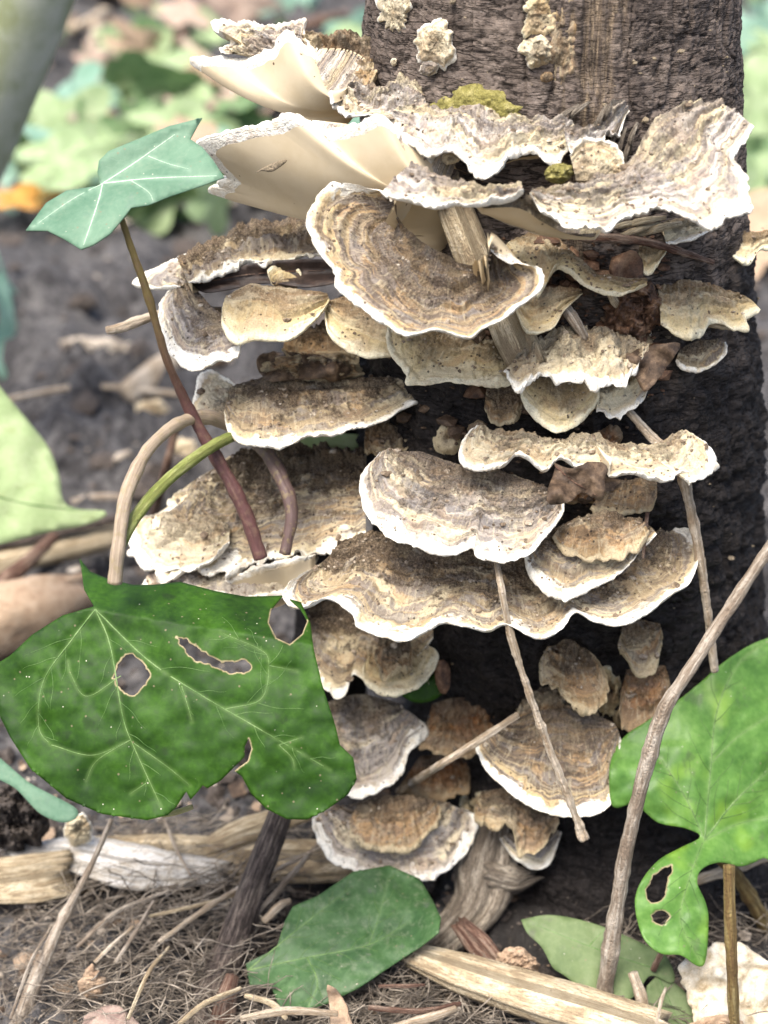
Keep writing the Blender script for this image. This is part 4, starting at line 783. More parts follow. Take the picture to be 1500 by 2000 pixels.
# dead leaves on the stump
leaf('folded dark brown dead leaf lying between the tan bracket and the cream lobes', [(376, 556), (400, 541), (470, 520), (560, 508), (660, 512), (668, 545), (600, 560), (520, 552), (450, 564), (400, 570)], (520, 545, 3.4), 35, -10, DEADBLACK, [[(378, 556), (470, 538), (560, 530), (660, 528)]], bend=lambda x, y: .35 * np.abs((y - (556 - (x - 376) * .1)) / 20.0) - .2, vein_m=TWIGRED, name='dead_leaf', cat='dead leaf', thick=.03, seed=3)
leaf('dark brown dead leaf scrap hanging over the rim of the long narrow ledge', [(1085, 906), (1120, 915), (1160, 900), (1184, 912), (1180, 950), (1172, 980), (1140, 962), (1110, 980), (1075, 985), (1070, 960), (1082, 930)], (1130, 930, -2.4), 62, 0, DEADLEAF, [[(1085, 910), (1120, 940), (1170, 970)]], wob=.5, vein_m=TWIGRED, name='dead_leaf', cat='dead leaf', seed=4, chew=4)
leaf('brown dead leaf corner drooping beside the ragged crumbling ledge', [(1225, 690), (1270, 676), (1330, 672), (1300, 720), (1262, 765), (1240, 735), (1222, 715)], (1262, 700, -.4), 62, 5, DEADLEAF, wob=.4, name='dead_leaf', cat='dead leaf', seed=5, chew=4)
leaf('red brown dead leaf scrap under the red twig', [(1195, 505), (1235, 490), (1256, 510), (1252, 545), (1215, 552), (1190, 535)], (1225, 525, .1), 66, 0, DEADRED, wob=.5, name='dead_leaf', cat='dead leaf', seed=6, chew=4)
leaf('dark scrap of dead leaf under the wet glinting bracket', [(690, 720), (650, 700), (600, 690), (520, 690), (500, 720), (530, 745), (600, 740), (660, 742)], (590, 712, 2.9), 40, 0, DEADLEAF, wob=.7, name='dead_leaf', cat='dead leaf', seed=7, chew=5) ['label'] = 'crumpled dark dead leaf in the gap above the wide tan bracket'
leaf('pale yellow green leaf scraps showing below the wide tan bracket', [(572, 852), (610, 842), (700, 848), (708, 868), (690, 880), (655, 876), (632, 884), (600, 878)], (640, 862, 5.6), 55, 0, LEAFPALE, name='leaf_scrap', cat='leaf', seed=8, chew=3, wob=.2)
leaf('small dark green leaf in the shade behind the round white rimmed bracket', [(775, 1352), (830, 1330), (866, 1300), (872, 1340), (850, 1366), (810, 1372)], (830, 1345, 1.2), 60, 0, LEAFDARK, wob=.15, name='leaf_scrap', seed=9)
leaf('brown crumpled dead leaf tip on black wood beside the round bracket', [(848, 1295), (872, 1290), (882, 1320), (868, 1356), (852, 1335)], (865, 1325, 1.0), 65, 10, DEADRED, wob=.2, name='dead_leaf', cat='dead leaf', seed=10, chew=3)
leaf('curled tan flake torn loose from the largest cream underside', [(498, 338), (525, 322), (558, 312), (552, 322), (530, 335), (512, 334)], (525, 328, 1.6), 70, -10, cap_mat('pale'), wob=.2, name='bracket_flake', cat='flake', seed=11, thick=.05, step=5)

# ================================================================== IVY
leaf('blue green lobed ivy leaf held up on a long purple stem', [(395, 230), (371, 271), (396, 288), (416, 312), (438, 346), (400, 360), (330, 384), (290, 400), (256, 405), (240, 426), (215, 456), (182, 478), (158, 487), (122, 465), (92, 450), (50, 450), (90, 396), (130, 372), (196, 362), (190, 338), (193, 314), (212, 295), (270, 271), (330, 246)],
     (235, 400, .4), 38, -18, LEAFBLUE, [[(201, 358), (260, 320), (345, 260)], [(201, 358), (190, 400), (162, 482)], [(201, 358), (300, 348), (430, 343)], [(201, 358), (140, 390), (60, 446)], [(255, 352), (290, 375), (300, 395)], [(290, 305), (330, 320), (370, 330)]],
     bend=lambda x, y: -.25 * sstep(60, 0, np.abs((x - 200) * .45 + (y - 358) * .9)) + .15, petiole=[P(236, 424, .2), P(262, 500, .3), P(290, 580, .4), P(325, 700, .6), P(370, 800, 1.0), P(420, 890, .9), P(470, 980, .6), P(510, 1090, .2)], petiole_r=[6, 7.5, 8, 8.5, 10, 13, 14, 14], petiole_m=STEMGRAD, vein_m=VEINPALE, vein_w=1.8, sharp=True, seed=21, wob=.15, group='ivy around the stump')
BIG = [(155, 1090), (176, 1116), (215, 1132), (260, 1142), (300, 1142), (352, 1136), (420, 1154), (480, 1165), (552, 1163), (530, 1190), (525, 1216), (540, 1246), (566, 1258), (590, 1238), (600, 1212), (586, 1188), (566, 1170), (588, 1176), (606, 1216), (613, 1270), (630, 1340), (656, 1420), (664, 1456), (690, 1480), (697, 1522), (680, 1552), (640, 1580), (600, 1601), (560, 1600), (520, 1580), (490, 1550), (472, 1516), (458, 1506), (484, 1486), (491, 1462), (486, 1442), (478, 1458), (478, 1478), (452, 1504), (440, 1516), (430, 1526), (405, 1540), (396, 1534), (372, 1562), (364, 1546), (345, 1576), (328, 1592), (288, 1602), (200, 1590), (130, 1560), (60, 1502), (20, 1440), (0, 1400), (-12, 1300), (20, 1280), (62, 1240), (122, 1202), (184, 1184), (164, 1150), (160, 1118)]
leaf('large dark green ivy leaf full of holes, folded along its upper edge', BIG, (300, 1330, -4.2), 52, -8, LEAFDARK,
     [[(186, 1190), (290, 1290), (400, 1362), (500, 1420), (645, 1504)], [(186, 1190), (215, 1260), (240, 1400), (262, 1460), (315, 1576)], [(186, 1190), (140, 1250), (85, 1330), (76, 1420), (100, 1456)], [(440, 1385), (510, 1365), (525, 1300), (510, 1270), (430, 1235)], [(255, 1445), (190, 1485), (168, 1525)], [(262, 1452), (330, 1500), (372, 1535)], [(100, 1455), (180, 1475), (255, 1445)], [(525, 1300), (580, 1310)], [(236, 1320), (170, 1360), (140, 1320), (132, 1290)], [(545, 1455), (570, 1480), (575, 1500)], [(355, 1340), (370, 1390), (375, 1410)], [(285, 1530), (255, 1550)], [(545, 1455), (590, 1440)]],
     holes=[[(224, 1322), (234, 1292), (258, 1280), (290, 1308), (285, 1336), (260, 1357), (236, 1352)], [(350, 1244), (376, 1254), (400, 1274), (436, 1292), (470, 1290), (492, 1302), (480, 1315), (448, 1316), (408, 1304), (370, 1280)]],
     edge=[[(530, 1190), (525, 1216), (540, 1246), (566, 1258), (590, 1238), (600, 1212)], [(458, 1506), (484, 1486), (491, 1462), (486, 1442)]],
     bend=lambda x, y: np.where(y < 1190 + (x - 180) * .16, -.018 * (1190 + (x - 180) * .16 - y), 0) - .9 * sstep(1400, 1620, y) * .6 + .5 * np.sin((x - 60) / 190.0) * .5,
     petiole=[P(224, 1140, -3.6), P(232, 1060, -3.2), P(248, 965, -2.4), P(285, 885, -1.2), P(340, 832, .2), P(400, 814, 1.6), P(450, 832, 2.2), P(510, 872, 2.0), P(548, 930, 1.3), P(570, 1000, .7), P(556, 1082, .2)], petiole_r=[15, 14, 14, 13, 13, 14, 14, 13, 14, 13, 11], petiole_m=STEMARCH, vein_w=2.2, side=95, step=5, seed=22, wob=.16, sharp=True, group='ivy around the stump')
stick('ivy_stem', 'bright green bent ivy stem joining the large dark leaf', 'stem', [P(222, 1128, -3.3), P(236, 1064, -3.0), P(268, 1005, -2.4), P(320, 945, -1.4), P(380, 895, -.2), P(440, 858, 1.2), P(478, 846, 2.0)], [9, 11, 12, 12, 12, 11, 9], STEMGREEN, ring=16, seed=23)  # petiole of the large dark leaf, built as a separate stick
stick('ivy_stem', 'thin olive stem end behind the thick bent stem', 'stem', [P(560, 868, 4.4), P(575, 905, 4.3), P(588, 946, 4.2)], [11, 11, 10], STEMOLIVE, seed=24)
stick('ivy_stem', 'thin red stem rising behind the ear shaped bracket', 'stem', [P(578, 384, 5.5), P(592, 420, 5.5), P(606, 470, 5.5)], [5, 5, 5], STEMPURPLE, seed=25)
RIGHT = [(1530, 1236), (1470, 1258), (1410, 1296), (1345, 1352), (1270, 1404), (1218, 1440), (1192, 1490), (1192, 1560), (1204, 1578), (1240, 1572), (1285, 1606), (1340, 1618), (1368, 1634), (1330, 1655), (1286, 1680), (1252, 1722), (1240, 1768), (1256, 1830), (1290, 1862), (1330, 1866), (1374, 1886), (1384, 1800), (1378, 1762), (1362, 1724), (1372, 1696), (1408, 1684), (1450, 1692), (1490, 1676), (1530, 1650)]
leaf('bright green glossy ivy leaf bent at its waist beside the long leaning twig', RIGHT, (1385, 1640, -2.2), 50, 12, LEAFLITE,
     [[(1376, 1640), (1388, 1500), (1400, 1390), (1440, 1300), (1500, 1250)], [(1376, 1640), (1340, 1560), (1290, 1480)], [(1376, 1640), (1440, 1560), (1530, 1480)], [(1372, 1646), (1345, 1720), (1330, 1800), (1370, 1880)], [(1390, 1490), (1440, 1440), (1500, 1400)], [(1376, 1642), (1440, 1610), (1530, 1590)]],
     holes=[[(1275, 1790), (1285, 1780), (1305, 1785), (1300, 1800), (1280, 1804)], [(1282, 1714), (1296, 1700), (1318, 1688), (1306, 1720), (1296, 1750), (1280, 1762), (1262, 1755), (1266, 1735)]], bend=lambda x, y: .9 * sstep(1600, 1720, y) * sstep(1480, 1380, x) - .3 * sstep(1500, 1300, y) + .3 * np.sin((x - 1200) / 90.0), petiole=[P(1380, 1660, -2.3), P(1430, 1700, -1.6), P(1470, 1760, -1.0), P(1520, 1850, -.6)], petiole_r=[9, 13, 16, 17], vein_w=2.2, side=85, step=6, seed=26, wob=.22, group='ivy around the stump')
leaf('green ivy leaf with one edge rolled over, lying in front of the horizontal plank', [(480, 1882), (540, 1852), (556, 1800), (572, 1770), (620, 1750), (690, 1702), (760, 1690), (820, 1716), (846, 1760), (861, 1792), (856, 1822), (820, 1850), (780, 1876), (700, 1930), (640, 1960), (552, 1985), (532, 1932), (488, 1924)], (680, 1840, -3.2), 34, 0, LEAFMID,
     [[(484, 1895), (600, 1870), (720, 1845), (800, 1800)], [(484, 1895), (600, 1800), (690, 1730)], [(600, 1870), (620, 1920), (600, 1970)], [(720, 1845), (740, 1790), (760, 1710)]], bend=lambda x, y: .8 * sstep(800, 862, x) * sstep(1740, 1830, y) - .4 * sstep(1800, 1700, y) + .25 * np.sin((x * .6 + y) / 60.0), vein_w=2.0, side=60, step=6, sharp=True, seed=27, wob=.2, group='ivy around the stump')
leaf('dusty dull green oval leaf behind the long leaning twig near the ground', [(1018, 1796), (1070, 1787), (1132, 1796), (1200, 1818), (1262, 1846), (1300, 1866), (1318, 1906), (1310, 1920), (1270, 1905), (1245, 1940), (1214, 1955), (1150, 1940), (1102, 1905), (1080, 1890), (1058, 1850), (1030, 1822)], (1170, 1870, -3.5), 30, 0, LEAFDUST, [[(1280, 1892), (1200, 1866), (1120, 1836), (1030, 1800)], [(1200, 1866), (1180, 1920)], [(1150, 1848), (1180, 1815)]], seed=28, petiole=[P(1276, 1894, -3.9), P(1290, 1865, -3.9), P(1300, 1845, -3.8)], petiole_r=[6, 6, 5], petiole_m=TWIGRED, vein_w=2, wob=.2, group='ivy around the stump')
leaf('small dusty oval leaf at the bottom beside the pale fungus lump', [(1264, 1925), (1290, 1902), (1312, 1916), (1345, 1945), (1366, 1990), (1362, 2030), (1300, 2030), (1272, 1990), (1260, 1955)], (1315, 1970, -4.6), 38, 10, LEAFDUST, [[(1284, 1905), (1310, 1960), (1335, 2020)]], seed=29, vein_w=2, wob=.15, group='ivy around the stump')
leaf('pale yellow green out of focus leaf standing behind the large dark leaf', [(-40, 700), (10, 768), (60, 828), (96, 876), (116, 930), (124, 978), (150, 994), (212, 1000), (170, 1024), (100, 1038), (0, 1062), (-40, 1062)], (60, 950, 12), 55, 25, LEAFPALE, [[(-40, 960), (60, 985), (200, 1002)]], step=14, seed=30, wob=.3, vein_w=3)
leaf('small bright green leaf peeking out below the large dark leaf', [(0, 1480), (60, 1530), (150, 1580), (130, 1606), (80, 1590), (30, 1540), (-20, 1510)], (60, 1545, -.8), 40, 0, LEAFBLUE, seed=31, wob=.15, vein_w=2)

# ================================================================== LITTER ON THE GROUND, NEAR
def on(px, py, h): return G(px, py, h)
stick('wood_plank', 'long pale split plank lying flat under the large dark ivy leaf', 'plank', [on(150, 1668, .7), on(300, 1672, .8), on(480, 1684, .8), on(702, 1686, .7)], [30, 40, 42, 40], PALEWOOD, ridge=.16, ridges=9, flat=.45, flat_dir=(0, -.6, .8), jagend=.8, ring=36, bumps=.06, square=.45, seed=51)
stick('wood_plank', 'white mouldy broken end of wood beside the long pale plank', 'plank', [on(30, 1662, 1.0), on(140, 1666, 1.2), on(260, 1690, 1.2), on(430, 1702, .9)], [8, 30, 40, 24], fibre_mat('mouldy_wood', [(.3, (.55, .49, .40)), (.5, (.72, .69, .63)), (.7, (.80, .79, .76))], (.35, .27, .19), .4), ridge=.2, ridges=9, flat=.5, flat_dir=(0, -.6, .8), jagend=.9, ring=36, bumps=.14, seed=52)
stick('wood_chunk', 'tan broken wood chunk at the frame edge below the mouldy wood', 'wood chunk', [on(-40, 1722, 1.0), on(40, 1715, 1.1), on(122, 1702, 1.0)], [40, 44, 40], PALEWOOD, ridge=.25, ridges=7, flat=.6, jagend=.8, ring=30, bumps=.14, square=.6, seed=53)
stick('wood_splinter', 'pale splinter slanting up behind the notch of the dark leaf', 'wood splinter', [on(400, 1655, 1.3), on(480, 1620, 1.8), on(590, 1585, 2.0)], [16, 26, 20], PALEWOOD, ridge=.2, ridges=7, flat=.5, jagend=.7, ring=24, seed=54)
stick('dead_branch', 'dark stripy stick leaning out of the litter beneath the dark leaf', 'stick', [P(548, 1585, .2), P(520, 1660, -.7), P(490, 1740, -1.5), P(450, 1850, -2.6), P(415, 1940, -3.6), P(385, 2040, -4.6)], [24, 26, 29, 34, 40, 48], DARKWOOD, ridge=.16, ridges=9, ring=30, bumps=.10, seed=55)
stick('dead_branch', 'short brown stick end beside the dark stripy stick', 'stick', [P(455, 1905, -4.2), P(440, 1960, -4.6), P(425, 2040, -5.0)], [14, 24, 28], TWIGRED, bumps=.15, seed=56)
stick('wood_splinter', 'long pale splintered batten in front of the dusty oval leaf', 'wood splinter', [on(812, 1866, 1.2), on(900, 1898, 1.2), on(1030, 1940, 1.2), on(1150, 1976, 1.2), on(1280, 2016, 1.2)], [22, 34, 40, 42, 40], PALEWOOD, ridge=.2, ridges=11, flat=.6, flat_dir=(0, -.5, .85), jagend=1.3, ring=40, bumps=.06, square=.5, seed=57)
stick('rotten_root', 'twisted grey rotten root with deep fibrous grooves at the stump base', 'root', [P(965, 1612, 1.0), P(955, 1660, .6), P(945, 1715, .2), P(925, 1770, -.4), P(880, 1820, -1.0), P(830, 1866, -1.6)], [34, 50, 54, 44, 36, 28], GREYWOOD, ridge=.30, ridges=14, ring=64, bumps=.14, jagend=.5, seed=58, n=90)
stick('rotten_root', 'blunt broken knob on the grey rotten root', 'root', [P(950, 1705, 0), P(1000, 1718, -.1), P(1042, 1710, 0)], [34, 32, 12], GREYWOOD, ridge=.25, ridges=9, ring=36, bumps=.12, jagend=.6, seed=59)
stick('wood_chunk', 'reddish brown wood fragment leaning under the rotten root', 'wood chunk', [on(900, 1806, 1.6), on(935, 1845, 1.2), on(985, 1890, .8)], [18, 26, 14], TWIGRED, ridge=.2, flat=.5, jagend=.6, seed=60, ring=20)
stick('dead_twig', 'grey twig running from the dark leaf to the bottom corner', 'twig', [P(218, 1600, -1.4), P(178, 1690, -1.8), P(125, 1790, -2.6), P(80, 1890, -3.4), P(20, 2040, -4.6)], [5, 6, 9, 14, 19], TWIGGREY, bumps=.14, seed=61, knots=((.45, .4),))
stick('dead_twig', 'brown root slanting down behind the bright green leaf', 'root', [P(1235, 1560, 1.6), P(1300, 1650, .8), P(1390, 1760, .4), P(1520, 1900, .0)], [26, 32, 36, 40], fibre_mat('brown_root', [(.3, (.09, .06, .045)), (.5, (.16, .115, .085)), (.7, (.24, .18, .14))], (.04, .03, .025), .5), ridge=.1, bumps=.15, ring=24, seed=62)
stick('dead_twig', 'upright brown stalk in front of the pale fungus lump', 'stalk', [P(1424, 1690, -4.2), P(1426, 1800, -4.9), P(1430, 1900, -5.5), P(1436, 2040, -6.0)], [11, 12, 11, 11], STEMOLIVE, bumps=.1, seed=63)
stick('dead_twig', 'short pink brown stick at the bottom in front of the dusty leaf', 'twig', [P(1236, 1900, -4.6), P(1252, 1950, -4.9), P(1270, 2040, -5.2)], [10, 12, 13], TWIGTAN, bumps=.15, seed=64)
stick('dead_twig', 'thin twig crossing behind the bright green leaf near the frame edge', 'twig', [on(1360, 1720, 1.5), on(1450, 1690, 2.0), on(1530, 1660, 2.2)], [9, 11, 10], TWIGTAN, bumps=.2, seed=65)
stick('dead_twig', 'short yellow straw at the lower edge of the dark leaf', 'straw', [P(318, 1592, -4.6), P(345, 1586, -4.7), P(376, 1576, -4.7)], [5, 6, 5], fibre_mat('straw_yellow', [(.3, (.42, .38, .14)), (.6, (.58, .53, .26))], (.25, .2, .08), .2), seed=66)
leaf('pale cream dry ragged leaf lying in the corner behind the upright stalk', [(1330, 1885), (1352, 1852), (1400, 1846), (1442, 1838), (1482, 1868), (1525, 1900), (1530, 2035), (1372, 2035), (1350, 1965), (1334, 1922)], (1425, 1935, -4.6), 40, 0, PALEDRY, wob=.5, name='dead_leaf', cat='dead leaf', seed=71, chew=7, step=6, thick=.06)
crust('tan woody fragment below the pale fungus lump', 1410, 2025, 95, 34, .5, BARKCHIP, .9, 72, d=-5.6, ragged=.3, name='wood_fragment', cat='wood chunk')
crust('tan bark flake between the batten and the rotten root', 1010, 1885, 46, 30, .3, BARKCHIP, .9, 73, d=-3.2, ragged=.35, name='bark_flake', cat='bark flake')
crust('pale yellow wood lump left of the plank under the dark leaf', 152, 1622, 28, 32, .4, cap_mat('pale'), .7, 74, d=1.0, ragged=.3, name='wood_lump', cat='wood chunk')
crust('black soil clod under the tip of the small bright green leaf', 28, 1600, 62, 66, .9, SOILC, 1.0, 75, d=1.6, ragged=.3, name='soil_clod', cat='soil clod')
crust('tan bark scrap in the soil below the mouldy wood', 180, 1922, 26, 34, .15, BARKCHIP, .8, 76, d=-4.3, ragged=.35, name='bark_flake', cat='bark flake')
leaf('pinkish brown dead leaf at the bottom among the root fibres', [(170, 1985), (215, 1960), (260, 1985), (280, 2030), (160, 2030)], (215, 1995, -5.5), 40, 0, simple('dead_leaf_pink', [(.3, (.24, .16, .13)), (.6, (.36, .27, .22))], 2, .7, .05), wob=.3, name='dead_leaf', cat='dead leaf', seed=77, chew=5)
leaf('small curled brown leaf tip at the bottom edge beside the rolled ivy leaf', [(640, 1925), (660, 1940), (680, 1975), (690, 2020), (650, 2020)], (665, 1975, -5.3), 50, 0, BARKCHIP, wob=.4, name='dead_leaf', cat='dead leaf', seed=78, chew=4)

def fibre_mass(name, box, n, rad, m, seed, hmax=1.2, length=(1.0, 4.0), curl=.7, lab=None):
    """a tangle of fine dead rootlets: one object"""
    g = np.random.default_rng(seed); k = 9; x0, y0, x1, y1 = box
    u = g.beta(1.2, 1.2, n); v = g.beta(1.1, 1.1, n)
    c = G(x0 + (x1 - x0) * u, y0 + (y1 - y0) * v, .15 + g.random(n) ** 1.6 * hmax)
    a = g.normal(R_(25), R_(55), n); L = g.uniform(*length, n)
    t = np.linspace(-.5, .5, k)
    bend = g.normal(0, 1, (n, 3)) * curl
    dirv = np.stack([np.cos(a), np.sin(a) * .8, g.normal(0, .18, n)], -1)
    pth = c[:, None] + dirv[:, None] * (t[None, :, None] * L[:, None, None]) + bend[:, None] * (t ** 2)[None, :, None] * .9
    pth = pth + .10 * fbm(pth, 1.6, 3, seed)[..., None] * np.array([1, 1, 1]) + .12 * np.stack([fbm(pth + 9, 1.1, 2, seed + 1), fbm(pth + 19, 1.1, 2, seed + 2), fbm(pth + 29, 1.1, 2, seed + 3)], -1)
    pth[..., 2] = np.maximum(pth[..., 2], GZ + .05)
    r = (g.uniform(.4, 1, n) ** 2 * rad)[:, None] * (1 - 1.2 * t ** 2)[None] * np.ones((n, k))
    tg = unit(np.gradient(pth, axis=1)); b = unit(np.cross(tg, np.array([.2, -.8, .6]))); a2 = np.cross(b, tg)
    ring = [pth + (a2 * math.cos(q) + b * math.sin(q)) * r[..., None] for q in (0, 2.09, 4.19)]
    V = np.stack(ring, 2)                       # n,k,3,3
    base = (np.arange(n) * k * 3)[:, None, None]; i = np.arange(k - 1)[None, :, None]; j = np.arange(3)[None, None]; j2 = (j + 1) % 3
    F = np.stack([base + i * 3 + j, base + i * 3 + j2, base + (i + 1) * 3 + j2, base + (i + 1) * 3 + j], -1).reshape(-1, 4)
    o = mesh(name, V.reshape(-1, 3), F, m); tag(o, lab, None, None, 'stuff'); return o
fibre_mass('root_fibres', (130, 1690, 540, 2030), 620, .034, FIBRE, 81, 1.3, lab='tangle of fine tan rootlets and straw in front of the plank')
fibre_mass('root_fibres', (200, 1600, 620, 1720), 260, .022, FIBRE, 82, 1.6, lab='wisps of brown rootlets behind the dark leaf')
fibre_mass('root_fibres', (540, 1890, 1000, 2040), 420, .03, FIBRE, 83, .8, lab='scattered rootlets along the bottom edge')
fibre_mass('root_fibres', (-60, 1700, 200, 2040), 220, .022, FIBRE, 84, .5, lab='sparse rootlets on the grey soil in the corner')
fibre_mass('root_fibres', (1180, 1650, 1540, 2040), 240, .026, FIBRE, 85, .8, lab='rootlets under the bright green leaf')
STRAW = [(310, 1840, 450, 1745, 640, 1650, 8), (250, 1990, 290, 1900, 330, 1850, 6), (225, 1880, 265, 1820, 300, 1760, 6), (185, 1880, 215, 1850, 260, 1810, 6), (290, 1790, 380, 1770, 470, 1745, 6), (500, 1785, 560, 1720, 620, 1650, 8), (515, 1800, 545, 1770, 565, 1760, 12),
         (350, 2000, 400, 1960, 470, 1930, 8), (150, 1850, 230, 1780, 330, 1740, 6), (470, 1990, 560, 1975, 660, 1980, 12), (480, 1945, 530, 1960, 560, 1990, 9), (720, 1968, 820, 1975, 900, 1960, 9), (760, 2010, 850, 1985, 890, 1970, 14), (740, 1926, 790, 1926, 830, 1924, 6), (20, 1990, 60, 1880, 100, 1810, 5), (1280, 2010, 1290, 1960, 1300, 1930, 6), (560, 1840, 590, 1790, 600, 1770, 5), (320, 1600, 345, 1660, 372, 1710, 5)]
SL = ['long pale straw slanting across the rootlets to the plank', 'straw end pointing up at the bottom among the rootlets', 'curved straw over the middle of the rootlets', 'thin straw beside the tan bark scrap', 'thin straw level with the top of the rootlets', 'pale straw leaning on the plank beside the dark stripy stick', 'thick stub of stalk beside the dark stripy stick', 'straw crossing the foot of the dark stripy stick', 'straw at the upper corner of the rootlets', 'thick stalk lying along the bottom edge', 'short bent stalk under the rolled ivy leaf tip', 'red brown straw in front of the batten', 'woody stalk along the bottom edge below the batten', 'hair thin red straw under the rolled ivy leaf', 'faint straw on the grey soil in the corner', 'straw stub at the bottom beside the small dusty leaf', 'tiny straw beside the rolled ivy leaf', 'hanging straw below the notch of the dark leaf']
for i, (a, b, c, d_, e, f, r) in enumerate(STRAW):
    stick('straw', SL[i], 'straw', [on(a, b, 1.5), on(c, d_, 1.7), on(e, f, 1.6)], [r * .6, r * .7, r * .5], [TWIGTAN, PALEWOOD, TWIGGREY][(i * 7) % 3] if i not in (11, 13) else TWIGRED, bumps=.15, ring=9, seed=200 + i, group='loose straws on the ground')

def scatter(name, n, box, size, m, seed, lab, hmax=.3, flat=.7):
    g = np.random.default_rng(seed); x = g.uniform(box[0], box[2], n); y = g.uniform(box[1], box[3], n)
    sz = size * g.pareto(2.2, n).clip(.15, 5) * .5 + size * .25
    c = np.stack([x, y, ground_h(x, y) + sz * .25], -1)
    keep = (np.hypot(x - 7.4, y - YC) > 6.3)
    o = lumps(name, c[keep], sz[keep], m, None, flat, seed=seed); o['label'] = lab; return o
PALECR = simple('pale_crumb', [(.35, (.22, .18, .14)), (.55, (.42, .36, .29)), (.7, (.58, .52, .45))], 1.3, .9, .03)
scatter('soil_crumbs', 6500, (-16, -8, 20, 16), .13, SOILC, 91, 'dark soil crumbs round the stump')
scatter('soil_crumbs', 3000, (-14, -8, 16, 8), .07, PALECR, 92, 'tiny pale crumbs sprinkled on the near soil')
scatter('soil_clods', 2600, (-55, 14, 45, 110), .42, SOILC, 93, 'grey soil clods behind the stump')
scatter('litter_crumbs', 900, (-45, 12, 40, 120), .32, PALECR, 94, 'pale bits of litter in the soil behind the stump', flat=.35)

scatter('bark_flakes', 420, (-14, -8, 18, 9), .17, BARKCHIP, 95, 'tan and brown bark flakes strewn over the near soil', flat=.18)
scatter('bark_flakes', 320, (-14, -8, 18, 9), .2, DEADLEAF, 96, 'dark leaf flakes strewn over the near soil', flat=.15)
# ================================================================== LITTER FURTHER BACK
stick('dead_branch', 'pale peeled stick out of focus behind the large dark leaf', 'stick', [on(-60, 1112, 1.0), on(60, 1085, 1.1), on(160, 1060, 1.1), on(260, 1036, 1.0)], [26, 28, 28, 24], PALEWOOD, bumps=.12, ring=24, seed=101)
stick('dead_branch', 'thin dark stick lying along the top of the pale peeled stick', 'stick', [on(-60, 1075, 1.8), on(80, 1046, 2.0), on(230, 1012, 2.0)], [10, 11, 9], DARKWOOD, bumps=.1, seed=102)
stick('dead_branch', 'grey brown stick crossing the pale peeled stick at the frame edge', 'stick', [on(-40, 1175, 1.4), on(40, 1110, 2.0), on(108, 1046, 2.4)], [17, 16, 10], TWIGRED, bumps=.15, seed=103)
stick('bark_roll', 'rounded tan piece of bark above the large dark leaf', 'bark', [on(-80, 1225, 1.4), on(20, 1196, 1.6), on(100, 1176, 1.6), on(158, 1160, 1.4)], [66, 64, 56, 40], BARKCHIP, bumps=.28, ring=36, jagend=.6, seed=104)
stick('dead_branch', 'pale blurred stick lying on soil beside the purple ivy stem', 'stick', [on(250, 770, .7), on(310, 728, .8), on(390, 690, .7)], [24, 30, 22], TWIGTAN, flat=.6, bumps=.1, seed=105)
stick('dead_twig', 'long thin blurred rootlet lying across the soil', 'twig', [on(15, 780, .6), on(110, 762, .8), on(200, 755, .8), on(290, 764, .7), on(350, 770, .6)], [5, 6, 6, 6, 5], TWIGTAN, bumps=.2, seed=106)
stick('dead_twig', 'faint upright brown twig behind the bent ivy stems', 'twig', [on(300, 1010, .4), P(318, 940, 14), P(345, 830, 13)], [9, 9, 8], TWIGRED, bumps=.1, seed=107)
stick('dead_twig', 'thin grey twig on the soil beside the pale green leaf', 'twig', [on(140, 980, .6), on(200, 970, .8), on(290, 975, .8)], [7, 7, 6], TWIGGREY, bumps=.2, seed=108)
chips = [(190, 680, 84, 20, 'largest pale wood chip on the soil, out of focus'), (238, 830, 14, 22, 'small upright pale chip on the soil'), (220, 910, 44, 22, 'flat grey tan chip on the soil'), (360, 880, 30, 26, 'pinkish chip behind the bent ivy stems'), (410, 700, 40, 20, 'dim chip beside the grey fan'), (230, 440, 26, 12, 'small tan chip far back on the soil'), (300, 800, 34, 20, 'brown chip behind the purple ivy stem'), (110, 600, 40, 14, 'brown chip on the dark soil hollow'), (60, 905, 50, 20, 'chip half under the pale green leaf'), (350, 940, 26, 18, 'pale chip near the tan crumbly bracket')]
for i, (x, y, rx, ry, lb) in enumerate(chips):
    p = on(x, y, .5); crust(lb, x, y, rx, ry, .35, [PALEWOOD, BARKCHIP, PALECR][i % 3] if i else PALECR, .5, 300 + i, d=float(p[1]), ragged=.35, name='wood_chip', cat='wood chip', group='chips on the soil behind', rot=-8 * (i % 3))
MOSSBARK = simple('log_bark', [(.34, (.34, .37, .20)), (.5, (.52, .55, .40)), (.66, (.66, .67, .55))], .5, .9, .1)
stick('leaning_log', 'thick pale greenish log leaning in the upper corner, out of focus', 'log', [P(-210, 470, 30), P(-110, 280, 30), P(-15, 60, 30), P(60, -140, 30)], [128, 125, 122, 120], MOSSBARK, bumps=.05, ring=40, seed=110)

